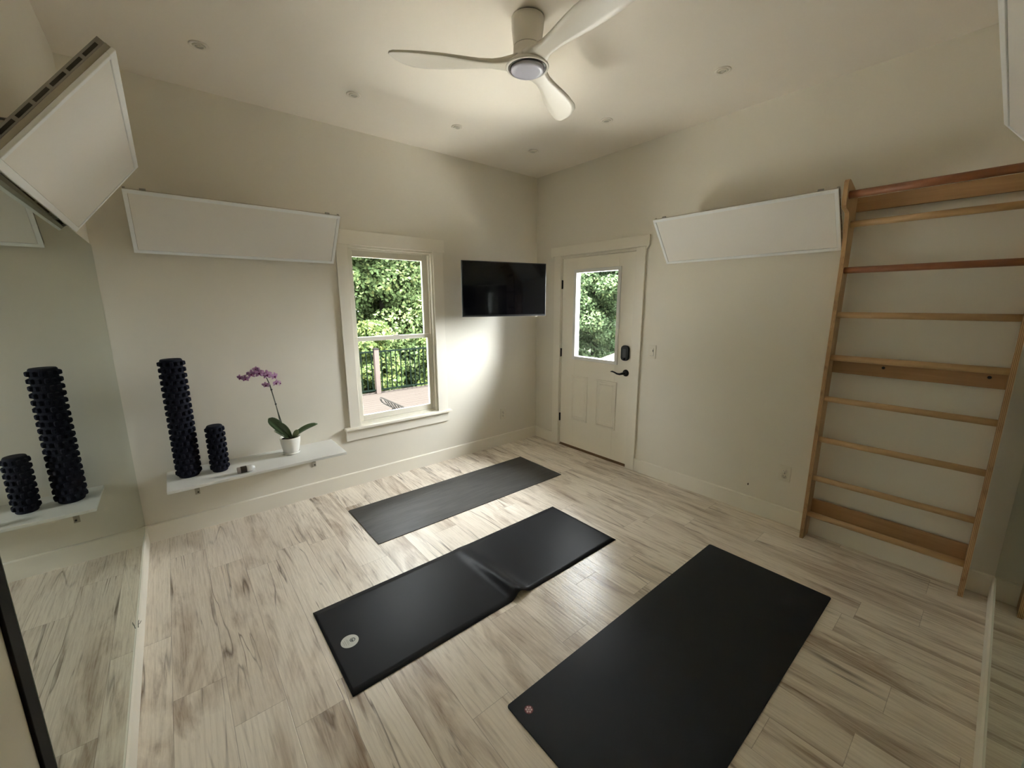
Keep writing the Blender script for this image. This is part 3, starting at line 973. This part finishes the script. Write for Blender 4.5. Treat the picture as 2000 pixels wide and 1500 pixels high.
# ---- textured rollers
def roller(name, label, loc, R, Hh, nz, na):
    r = thing(name, label, 'foam roller', loc, group='textured foam rollers')
    rc, ro = R * 0.80, R
    bm = B()
    lathe(bm, [(rc * 0.60, 0.004), (rc * 0.92, 0.0), (rc, 0.006), (rc, Hh - 0.006), (rc * 0.92, Hh), (rc * 0.60, Hh - 0.002)], (0, 0, 0), 40)
    pz = (Hh - 0.02) / nz
    for i in range(nz):
        for k in range(na):
            a = 2 * PI * (k + 0.5 * (i % 2)) / na
            z = 0.012 + (i + 0.5) * pz
            e = Vector((math.cos(a), math.sin(a), 0)); t_ = Vector((-math.sin(a), math.cos(a), 0)); zz = Vector((0, 0, 1))
            hw, hz = 0.30 * 2 * PI * rc / na, pz * 0.30
            rows = []
            for (rr_, s) in ((rc - .003, 1.25), (rc + (ro - rc) * .55, 1.05), (ro - .002, 0.92), (ro, 0.7)):
                ce = e * rr_ + zz * z
                rows.append([ce + t_ * (hw * s * p) + zz * (hz * s * q) for p, q in ((-1, -.6), (-.6, -1), (.6, -1), (1, -.6), (1, .6), (.6, 1), (-.6, 1), (-1, .6))])
            vs = grid(bm, rows, closed=True, smooth=False)
            bm.faces.new(vs[-1])
    obj('textured_sleeve', bm, 'rubber', r)
    bm = B(); lathe(bm, [(rc * 0.598, 0.0045), (rc * 0.598, Hh - .0025)], (0, 0, 0), 32); obj('core', bm, 'logo_dark', r)
    return r
roller('foam_roller', 'tall navy-black knobbed foam roller standing on the shelf', (-3.282, -0.165, 0.4652), 0.070, 0.775, 19, 12)
roller('foam_roller', 'short navy-black knobbed foam roller beside the tall one on the shelf', (-3.116, -0.195, 0.4652), 0.056, 0.318, 8, 11)

# ---- small bottle lying on the shelf
bt = thing('small_bottle', 'small bottle with dark band lying on the shelf beside the short roller', 'bottle', (-2.986, -0.345, 0.4652), 0.0)
def seg(prof, nm, mt):
    bm = B(); lathe(bm, prof, (0, 0, 0.0225), 24, axis='x'); return obj(nm, bm, mt, bt)
seg([(0.0, -0.050), (0.018, -0.050), (0.0205, -0.048), (0.0205, -0.0305)], 'base_cup', 'bottle_grey')
seg([(0.0215, -0.0303), (0.0222, -0.029), (0.0222, 0.003), (0.0215, 0.0045)], 'label_band', 'bottle_brown')
seg([(0.020, 0.0047), (0.0222, 0.012), (0.0222, 0.030), (0.018, 0.042), (0.010, 0.046), (0.010, 0.052), (0.0, 0.053)], 'clear_top', 'bottle_clear')

# ---- orchid
OC = Vector((-2.668, -0.150, 0.4652))
orc = thing('potted_orchid', 'purple orchid in a white pot on the shelf', 'plant', OC)
bm = B(); lathe(bm, [(0.0, 0.0), (0.050, 0.0), (0.056, 0.004), (0.060, 0.018), (0.0575, 0.018), (0.054, 0.006), (0.0, 0.005)], (0, 0, 0), 40); obj('saucer', bm, 'ceramic', orc)
bm = B()
lathe(bm, [(0.0, 0.0065), (0.046, 0.0065), (0.050, 0.012), (0.058, 0.05), (0.066, 0.095), (0.0695, 0.128), (0.0685, 0.131), (0.0655, 0.131), (0.0635, 0.110), (0.0, 0.108)], (0, 0, 0), 48)
for v in bm.verts:   # fluted outside
    rr = math.hypot(v.co.x, v.co.y)
    if rr > 0.049 and v.co.z < 0.127 and v.co.z > 0.009:
        k = 1 + 0.012 * math.cos(24 * math.atan2(v.co.y, v.co.x))
        v.co.x *= k; v.co.y *= k
obj('pot', bm, 'ceramic', orc)
bm = B(); lathe(bm, [(0.0, 0.124), (0.03, 0.123), (0.055, 0.119), (0.0625, 0.114), (0.0625, 0.1105)], (0, 0, 0), 28)
for v in bm.verts: v.co.z += random.uniform(-.002, .003) if v.co.z > .115 else 0
obj('soil', bm, 'soil', orc)
def leaf(path, width, mat, droop=0.0, side=None):
    bm = B()
    P_ = [Vector(p) - OC for p in path]
    n = 12
    def bez(t):
        k = len(P_) - 1
        out = Vector((0, 0, 0))
        for i, p in enumerate(P_):
            out += p * (math.comb(k, i) * t ** i * (1 - t) ** (k - i))
        return out
    rows = []
    for i in range(n + 1):
        t = i / n
        c = bez(t)
        d = (bez(min(1, t + .02)) - bez(max(0, t - .02))).normalized()
        sd = Vector(side).normalized() if side else d.cross(Vector((0, 0, 1))).normalized()
        sd = (sd - d * sd.dot(d)).normalized()
        nn = sd.cross(d)
        wv = width * (0.30 + 0.70 * math.sin(PI / 2 * min(1.0, t / 0.62))) * (1.0 if t < 0.62 else math.sqrt(max(0.0, 1 - ((t - 0.62) / 0.385) ** 2)))
        wv = max(wv, 0.0015)
        rows.append([c + sd * (wv * k) + nn * (abs(k) ** 1.5 * wv * 0.35) for k in (-1, -.6, -.2, 0, .2, .6, 1)] +
                    [c + sd * (wv * k) + nn * (abs(k) ** 1.5 * wv * 0.35 - .0022) for k in (1, .6, .2, 0, -.2, -.6, -1)])
    vs = grid(bm, rows, closed=True)
    bm.faces.new(vs[0]); bm.faces.new(list(reversed(vs[-1])))
    return obj('leaf', bm, mat, orc)
yy = -0.15
leaf([(-2.668, yy, 0.585), (-2.705, yy - .01, 0.66), (-2.765, yy - .01, 0.74), (-2.795, yy - .02, 0.765)], 0.034, 'orchid_leaf', side=(.7, -.1, .7))
leaf([(-2.655, yy, 0.585), (-2.680, yy - .03, 0.65), (-2.705, yy - .05, 0.70), (-2.745, yy - .05, 0.735)], 0.020, 'orchid_leaf', side=(.7, -.3, .6))
leaf([(-2.675, yy, 0.585), (-2.70, yy - .03, 0.60), (-2.74, yy - .06, 0.64), (-2.775, yy - .06, 0.675)], 0.008, 'orchid_leaf')
leaf([(-2.685, yy, 0.585), (-2.72, yy - .01, 0.61), (-2.74, yy + .02, 0.64), (-2.76, yy + .03, 0.66)], 0.010, 'orchid_leaf')
leaf([(-2.650, yy, 0.585), (-2.625, yy - .02, 0.615), (-2.56, yy - .03, 0.665), (-2.475, yy - .03, 0.665)], 0.022, 'orchid_leaf', side=(-.25, -.30, .92))
leaf([(-2.650, yy - .01, 0.585), (-2.645, yy - .045, 0.60), (-2.635, yy - .055, 0.63), (-2.620, yy - .055, 0.655)], 0.019, 'orchid_leaf_pale', side=(.8, -.5, .1))
SP = [(-2.668, yy, 0.585), (-2.690, yy, 0.64), (-2.712, yy, 0.71), (-2.728, yy, 0.80), (-2.742, yy, 0.90), (-2.757, yy, 1.00), (-2.772, yy, 1.055),
      (-2.795, yy - .01, 1.085), (-2.83, yy - .02, 1.103), (-2.87, yy - .025, 1.104), (-2.92, yy - .03, 1.092), (-2.94, yy - .03, 1.080)]
bm = B(); tube(bm, [Vector(p) - OC for p in SP], [.0042, .004, .0038, .0036, .0034, .0032, .003, .0028, .0026, .0022, .0018, .0014], 8); stem = obj('flower_stem', bm, 'stem', orc)
bm = B(); tube(bm, [Vector(p) - OC for p in [(-2.700, yy - .006, 0.59), (-2.722, yy - .005, 0.72), (-2.738, yy - .005, 0.86), (-2.762, yy - .005, 1.01)]], 0.0022, 6); obj('stake', bm, 'stem', orc)
for z, x in ((0.86, -2.736), (0.97, -2.7525)):
    bm = B(); tube(bm, [Vector((x, yy - .003, z - .004)) - OC, Vector((x, yy - .003, z + .004)) - OC], 0.0065, 10); obj('stake_clip', bm, 'logo_dark', orc)
def flower(p, facing, size):
    p = Vector(p) - OC
    f = Vector(facing).normalized()
    u = f.cross(Vector((0, 0, 1))).normalized(); v = u.cross(f)
    bm = B()
    for ang_, ln, wd_ in ((90, 1.0, .30), (165, 1.0, .46), (15, 1.0, .46), (232, .95, .28), (308, .95, .28)):
        a = math.radians(ang_)
        d = u * math.cos(a) + v * math.sin(a); s = -u * math.sin(a) + v * math.cos(a)
        rows = []
        for i in range(7):
            t = i / 6
            wv = wd_ * size * math.sin(PI * (0.10 + 0.82 * t)) ** 0.8
            c = p + d * (ln * size * t) + f * (0.10 * size * math.sin(PI * t) - 0.04 * size * t * t)
            rows.append([c + s * (wv * k) + f * (-.10 * size * k * k) for k in (-1, -.5, 0, .5, 1)])
        grid(bm, rows)
    bmesh.ops.solidify(bm, geom=bm.faces[:], thickness=0.0006)
    fl_ = obj('flower', bm, 'petal', orc)
    bm = B()
    lathe(bm, [(0.0, 0.0), (0.12 * size, 0.06 * size), (0.22 * size, 0.26 * size), (0.10 * size, 0.45 * size), (0.0, 0.5 * size)], (0, 0, 0), 10)
    q = (f * 0.8 - v * 0.6).to_track_quat('Z', 'Y').to_matrix().to_4x4()
    bm.transform(Matrix.Translation(p) @ q)
    obj('lip', bm, 'lip', fl_)
FL = [((-2.934, yy - .040, 1.078), (-.6, -.8, -.3), .026), ((-2.905, yy - .045, 1.084), (-.2, -.9, -.35), .030), ((-2.868, yy - .050, 1.100), (-.1, -.9, -.1), .034),
      ((-2.822, yy - .050, 1.112), (0, -1, .0), .036), ((-2.835, yy - .02, 1.125), (-.2, -.6, .5), .026), ((-2.775, yy - .045, 1.096), (.1, -1, -.05), .037),
      ((-2.728, yy - .030, 1.066), (.5, -.8, -.2), .032), ((-2.790, yy - .050, 1.022), (-.3, -.8, -.5), .030), ((-2.722, yy - .020, 1.012), (.5, -.7, -.4), .030), ((-2.695, yy - .010, 1.020), (.8, -.5, -.1), .022)]
for i_, f_ in enumerate(FL): flower((f_[0][0], f_[0][1], f_[0][2] + (0.006, -0.008, 0.004, -0.006)[i_ % 4]), f_[1], f_[2] * 0.92)

# ================================================================== YOGA MATS
def flat_mat(name, label, x0, x1, y0, y1, th, mat, cat='yoga mat', r=0.008):
    root = thing(name, label, cat, ((x0 + x1) / 2, (y0 + y1) / 2, 0), group=None)
    return root, (x0 + x1) / 2, (y0 + y1) / 2
def rounded_rect(hx, hy, r):
    pts = []
    for cx_, cy_, a0 in ((hx - r, hy - r, 0), (-(hx - r), hy - r, 90), (-(hx - r), -(hy - r), 180), (hx - r, -(hy - r), 270)):
        for k in range(5):
            a = math.radians(a0 + 22.5 * k); pts.append((cx_ + r * math.cos(a), cy_ + r * math.sin(a)))
    return pts
def disc(bm, cx_, cy_, r, z0, z1, mi=0, seg=28, sx_=1.0, sy_=1.0):
    prism(bm, [(cx_ + r * sx_ * math.cos(2 * PI * k / seg), cy_ + r * sy_ * math.sin(2 * PI * k / seg)) for k in range(seg)], 'z', z0, z1, mi)
# far grey mat
m1, cx1, cy1 = flat_mat('yoga_mat', 'plain dark grey yoga mat nearest the window wall', -2.373, -0.612, -1.017, -0.428, .005, 'mat_grey')
bm = B(); prism(bm, rounded_rect(0.8805, 0.2945, 0.006), 'z', 0.0003, 0.005); obj('mat_body', bm, 'mat_grey', m1, bevel=0.001)
# middle mat with a ridge
X0m, X1m, Y0m, Y1m = -2.878, -1.117, -1.997, -1.400
m2, cx2, cy2 = flat_mat('yoga_mat', 'charcoal yoga mat in the middle with a raised fold and silver oval label', X0m, X1m, Y0m, Y1m, .005, 'mat_charcoal')
bm = B()
NX, NY = 120, 16
T = 0.005
top, bot = [], []
for j in range(NY + 1):
    v = j / NY
    y = Y0m + (Y1m - Y0m) * v
    rt_, rb_ = [], []
    for i in range(NX + 1):
        x = X0m + (X1m - X0m) * i / NX
        xc = -1.972 - 0.02 * v
        hgt = 0.036 * (1 - v) ** 1.1 + 0.004
        d = (x - xc)
        wd = 0.034 if d < 0 else 0.052
        z = hgt * math.exp(-(d / wd) ** 2)
        rt_.append((x - cx2, y - cy2, z + T)); rb_.append((x - cx2, y - cy2, max(0.0003, z - 0.0012)))
    top.append(rt_); bot.append(rb_)
vt = grid(bm, top); vb = grid(bm, [list(reversed(r)) for r in bot])
def strip(a, b):
    for k in range(len(a) - 1): bm.faces.new((a[k], b[k], b[k + 1], a[k + 1]))
strip(vt[0], list(reversed(vb[0]))); strip(vt[-1], list(reversed(vb[-1])))
strip([r[0] for r in vt], [r[-1] for r in vb]); strip([r[-1] for r in vt], [r[0] for r in vb])
obj('mat_body', bm, 'mat_charcoal', m2)
lx, ly = -2.793 - cx2, -1.707 - cy2
bm = B(); disc(bm, lx, ly, 0.040, T + .0001, T + .0007, seg=40); lb = obj('label', bm, 'logo_silver', m2); lb['label'] = 'silver round label'
bm = B()
for (a, b, c) in ((0.0125, 0.0095, 0),):
    seg_ = 28
    for k in range(seg_):
        t0, t1 = 2 * PI * k / seg_, 2 * PI * (k + 1) / seg_
        ps = [(lx + .013 + r_ * math.cos(t), ly + r_ * math.sin(t)) for r_, t in ((a, t0), (a, t1), (b, t1), (b, t0))]
        prism(bm, ps, 'z', T + .0008, T + .0011)
disc(bm, lx + .009, ly + .0015, 0.0035, T + .0008, T + .0011, seg=12); disc(bm, lx + .0155, ly + .003, 0.0028, T + .0008, T + .0011, seg=12); disc(bm, lx + .011, ly - .0050, 0.0030, T + .0008, T + .0011, seg=12)
obj('emblem', bm, 'logo_dark', lb)
bm = B()
for k, (xo, ln) in enumerate(((-.006, .030), (-.011, .040), (-.020, .034), (-.027, .024))):
    box(bm, lx + xo - .0007, lx + xo + .0007, ly - ln / 2, ly + ln / 2, T + .0008, T + .0010)
obj('label_print', bm, 'logo_grey', lb)
# big black mat in front
X0b, X1b, Y0b, Y1b = -2.422, -0.684, -3.092, -2.432
m3, cx3, cy3 = flat_mat('yoga_mat', 'large black yoga mat in the foreground with small pink round emblem', X0b, X1b, Y0b, Y1b, .006, 'mat_black')
bm = B(); prism(bm, rounded_rect(0.869, 0.330, 0.012), 'z', 0.0003, 0.0065); obj('mat_body', bm, 'mat_black', m3, bevel=0.0015)
ex, ey = -2.365 - cx3, -2.501 - cy3
TZ = 0.0065
bm = B(); disc(bm, ex, ey, 0.0175, TZ + .0001, TZ + .0006, seg=32); em = obj('emblem', bm, 'logo_red', m3); em['label'] = 'small round pink emblem'
bm = B()
for k in range(6):
    a = 2 * PI * k / 6 + 0.3
    disc(bm, ex + 0.0100 * math.cos(a), ey + 0.0100 * math.sin(a), 0.0044, TZ + .0007, TZ + .0010, seg=12)
disc(bm, ex, ey, 0.0042, TZ + .0007, TZ + .0010, seg=12)
obj('emblem_print', bm, 'logo_pink', em)

# twist tie at the seam of the left mirror
bm = B()
xm = -W + .012
tube(bm, [(xm, -1.139, BB + .001), (xm + .002, -1.139, BB + .018), (xm + .006, -1.136, BB + .034)], 0.0016, 6)
tube(bm, [(xm + .002, -1.139, BB + .016), (xm + .006, -1.118, BB + .006), (xm + .010, -1.108, BB + .010)], 0.0014, 6)
tag(obj('twist_tie', bm, 'logo_grey'), 'thin dark twist tie standing on the baseboard at the mirror seam', 'twist tie')

# ================================================================== OUTDOORS
DZ = -0.242
bm = B(); box(bm, -60, 60, -60, 60, -1.6, -1.0); struct('ground', bm, 'ground', label='leafy forest ground')
bm = B(); prism(bm, [(3.3, -0.999), (10.2, -0.999), (10.2, 0.06), (9.4, 0.05), (4.2, -0.75), (3.3, -0.85)], 'y', -3.5, 5.0); struct('gravel_yard', bm, 'gravel', label='pale gravel yard outside the door')
bm = B()
y = 2.06
while y < 4.62:
    box(bm, -1.145, 1.295, y, y + 0.136, DZ - .028, DZ)
    y += 0.142
for xj in (-1.0, 0.0, 1.2): box(bm, xj - .02, xj + .02, 2.1, 4.6, DZ - .25, DZ - .029)
for xj in (-1.0, 1.2):
    for yj in (2.2, 4.5): box(bm, xj - .07, xj + .07, yj - .07, yj + .07, -1.0, DZ - .25)
struct('deck', bm, 'deck', label='pale board deck outside the window')
bm = B()
prism(bm, [(-5.0, 0.16), (4.2, 0.16), (4.2, 4.64), (1.30, 4.64), (1.30, 2.05), (-1.15, 2.05), (-1.15, 3.60), (-5.0, 3.60)], 'z', DZ - .12, DZ - .001)
struct('bounce_slab', bm, 'concrete', label='added pale slab by the house wall, bounces daylight in')  # added out of view, reflects daylight up through the window onto the ceiling
bm = B(); box(bm, 0.16, 3.2, -3.2, 0.14, -0.30, -0.12); box(bm, 0.16, 3.2, -3.2, 0.14, -1.0, -0.301); struct('door_bounce_slab', bm, 'bounce_white', label='added white slab outside the door, bounces daylight in')  # added out of view, bounces daylight up through the door glass
rl = thing('deck_railing', 'dark metal deck railing with pale wooden posts outside the window', 'railing', (-0.3, 4.6, DZ))
RY = 4.60
for xp in (-3.9, -2.0, -0.115, 1.78):
    bm = B(); box(bm, xp + .3 - .047, xp + .3 + .047, -0.047, 0.047, 0.0005, 0.905); po = obj('post', bm, 'deck_post', rl, bevel=0.003)
    bm = B(); lathe(bm, [(0.072, 0.9055), (0.075, 0.915), (0.06, 0.93), (0.0, 0.945)], (xp + .3, 0, 0), 4, smooth=False); bm.transform(Matrix.Translation((xp + .3, 0, 0)) @ Matrix.Rotation(PI / 4, 4, 'Z') @ Matrix.Translation((-xp - .3, 0, 0))); obj('post_cap', bm, 'rubber_black', po)
for nm, z in (('top_rail', 0.862), ('bottom_rail', 0.075)):
    for x0, x1 in ((-3.9, -2.0), (-2.0, -0.115), (-0.115, 1.78)):
        bm = B(); box(bm, x0 + .348, x1 + .252, -0.016, 0.016, z - .015, z + .015); obj(nm, bm, 'rail_green', rl)
for x0, x1 in ((-3.9, -2.0), (-2.0, -0.115), (-0.115, 1.78)):
    k = 17
    for i in range(k):
        x = x0 + .3 + .1 + (x1 - x0 - .2) * i / (k - 1)
        bm = B(); box(bm, x - .0085, x + .0085, -0.0085, 0.0085, 0.0905, 0.8465); obj('baluster', bm, 'rail_green', rl)

# metal chair on the deck: long slatted backrest with a rounded end
ch = thing('outdoor_chair', 'dark metal outdoor chair with slatted rounded backrest on the deck outside the window', 'chair', (-1.45, 0.95, DZ))
OCH = Vector((-1.45, 0.95, DZ))
def chp(name, bm): bm.transform(Matrix.Translation(-OCH)); return obj(name, bm, 'iron', ch)
DW = Vector((0.035, 0, -0.085))
def up_(y): return Vector((-1.297, y, 0.400))
loop = [up_(y) for y in np.linspace(0.45, 1.44, 8)]
for k in range(1, 8):
    a = PI * k / 8
    loop.append(up_(1.44 + 0.11 * math.sin(a)) + DW * (0.5 - 0.5 * math.cos(a)))
loop += [up_(y) + DW for y in np.linspace(1.40, 0.45, 8)]
bm = B(); tube(bm, loop, 0.011, 8); chp('back_frame', bm)
for i in range(10):
    y = 1.42 - i * 0.098
    bm = B(); tube(bm, [up_(y), up_(y - .04) + DW * .5, up_(y - .09) + DW], 0.0075, 6); chp('slat', bm)
bm = B()
for y in (0.50, 1.22):
    tube(bm, [up_(y) + DW, (-1.30, y, 0.13), (-1.80, y, 0.12)], 0.011, 8)
tube(bm, [(-1.80, 0.50, 0.12), (-1.80, 1.22, 0.12)], 0.011, 8); chp('seat_frame', bm)
for i in range(7):
    x = -1.36 - i * 0.065
    bm = B(); tube(bm, [(x, 0.512, 0.128), (x, 1.208, 0.128)], 0.0075, 6); chp('slat', bm)
for x, y in ((-1.31, 0.50), (-1.31, 1.22), (-1.79, 0.50), (-1.79, 1.22)):
    bm = B(); tube(bm, [(x, y, 0.125), (x + (.06 if x > -1.5 else -.03), y, DZ + .0005)], 0.011, 8); chp('leg', bm)

# ---- trees
def leaves(bm_pts, normals, size, rng):
    n = len(bm_pts)
    rnd = rng.normal(size=(n, 3)); nr = normals + rnd * 0.75
    nr[:, 2] += 0.35
    nr /= np.linalg.norm(nr, axis=1)[:, None]
    t = np.cross(nr, rng.normal(size=(n, 3))); t /= np.linalg.norm(t, axis=1)[:, None]
    s = np.cross(nr, t)
    L = (size * rng.uniform(0.6, 1.3, n))[:, None]
    v = np.empty((n, 4, 3), np.float32)
    v[:, 0] = bm_pts - t * L * 0.5
    v[:, 1] = bm_pts + s * L * 0.32 + t * L * 0.05
    v[:, 2] = bm_pts + t * L * 0.5 - nr * L * 0.12
    v[:, 3] = bm_pts - s * L * 0.32 + t * L * 0.05
    return v.reshape(-1, 3)
def mesh_quads(name, v, mat, parent):
    n = len(v) // 4
    me = bpy.data.meshes.new(name)
    me.vertices.add(len(v)); me.vertices.foreach_set('co', v.astype(np.float32).ravel())
    me.loops.add(len(v)); me.loops.foreach_set('vertex_index', np.arange(len(v), dtype=np.int32))
    me.polygons.add(n); me.polygons.foreach_set('loop_start', np.arange(0, len(v), 4, dtype=np.int32))
    try: me.polygons.foreach_set('loop_total', np.full(n, 4, dtype=np.int32))
    except Exception: pass
    me.update(calc_edges=True); me.validate()
    me.materials.append(M[mat])
    o = bpy.data.objects.new(name, me); COL.objects.link(o); o.parent = parent
    return o
rng = np.random.default_rng(11)
GZ = -1.0
def tree(loc, hgt, rad, nl, size, mat, label, group, low=0.0, name='tree', cat='tree'):
    root = thing(name, label, cat, (loc[0], loc[1], GZ), group=group)
    rng = np.random.default_rng(int(abs(loc[0] * 131 + loc[1] * 1777 + 5)))
    nb = (110 if hgt > 8.5 else 64) if cat == 'tree' else 30
    P, N = [], []
    per = nl // nb
    for _ in range(nb):
        zc = rng.uniform(low * hgt + 0.15, hgt * 0.93)
        k = 1.0 - 0.35 * (zc / hgt) ** 2
        a = rng.uniform(0, 2 * PI); rr = rad * k * math.sqrt(rng.uniform(0, 1)) * 0.85
        c = np.array([rr * math.cos(a), rr * math.sin(a), zc])
        br = rad * rng.uniform(0.30, 0.52)
        d = rng.normal(size=(per, 3)); d /= np.linalg.norm(d, axis=1)[:, None]
        q = c + d * br * (rng.uniform(0.25, 1.0, per) ** 0.4)[:, None] * np.array([1, 1, 0.7])
        q[:, 2] = np.maximum(q[:, 2], 0.05)
        P.append(q); N.append(d)
    v = leaves(np.concatenate(P), np.concatenate(N), size, rng)
    mesh_quads('foliage', v, mat, root)
    bm = B()
    if cat == 'tree':
        tube(bm, [(0, 0, 0), (0.03, 0.02, hgt * .3), (-0.02, 0.05, hgt * .6), (0.02, 0, hgt * .9)], [rad * .075, rad * .06, rad * .04, rad * .012], 10)
        for k in range(5):
            a = 2 * PI * k / 5 + rng.uniform(0, .6); z0 = hgt * (0.32 + 0.1 * k)
            tube(bm, [(0, 0.03, z0), (rad * .35 * math.cos(a), rad * .35 * math.sin(a), z0 + hgt * .08), (rad * .7 * math.cos(a), rad * .7 * math.sin(a), z0 + hgt * .12)], [rad * .03, rad * .02, rad * .008], 6)
        obj('trunk', bm, 'bark', root)
    else:
        for k in range(5):
            a = 2 * PI * k / 5
            tube(bm, [(0, 0, 0), (rad * .2 * math.cos(a), rad * .2 * math.sin(a), hgt * .4), (rad * .5 * math.cos(a), rad * .5 * math.sin(a), hgt * .8)], [.02, .014, .005], 6)
        obj('stem', bm, 'bark', root)
    return root
G1, G2, G3 = 'trees behind the deck railing', 'trees across the gravel yard', 'shrubs behind the deck railing'
L1 = 'tall leafy green tree beyond the deck railing outside the window'
L2 = 'leafy green tree across the gravel yard outside the door'
L3 = 'yellow-green shrub just behind the deck railing'
for x, y, h, mt, big in ((-7.4, 9.4, 9.6, 'leaf_a', 0), (-2.7, 9.4, 9.6, 'leaf_b', 0), (2.05, 9.3, 9.6, 'leaf_a', 1), (6.8, 9.6, 9.0, 'leaf_a', 0),
                         (-0.4, 13.6, 11.0, 'leaf_b', 1), (4.4, 13.8, 11.0, 'leaf_b', 1)):
    tree((x, y), h, 1.85, 110000 if big else 60000, 0.125 if big else 0.17, mt, L1, G1)
for x, y, h, mt, big in ((9.2, 6.6, 6.0, 'leaf_b', 1), (9.7, 3.0, 5.6, 'leaf_a', 0), (9.8, -0.7, 5.4, 'leaf_b', 0), (12.7, 5.0, 6.6, 'leaf_a', 1), (12.6, 8.6, 7.4, 'leaf_a', 1)):
    tree((x, y), h, 1.35, 60000 if big else 20000, 0.125 if big else 0.2, mt, L2, G2)
for x, y in ((-3.55, 5.75), (-1.7, 5.75), (0.15, 5.75), (2.0, 5.75), (3.85, 5.75)):
    tree((x, y), 2.15, 0.70, 16000, 0.10, 'leaf_c', L3, G3, name='shrub', cat='shrub')
L4 = 'low leafy green shrub at the edge of the gravel yard outside the door'
for x, y in ((6.7, 6.35),):
    tree((x, y), 1.9, 0.75, 12000, 0.11, 'leaf_b', L4, None, name='shrub', cat='shrub')
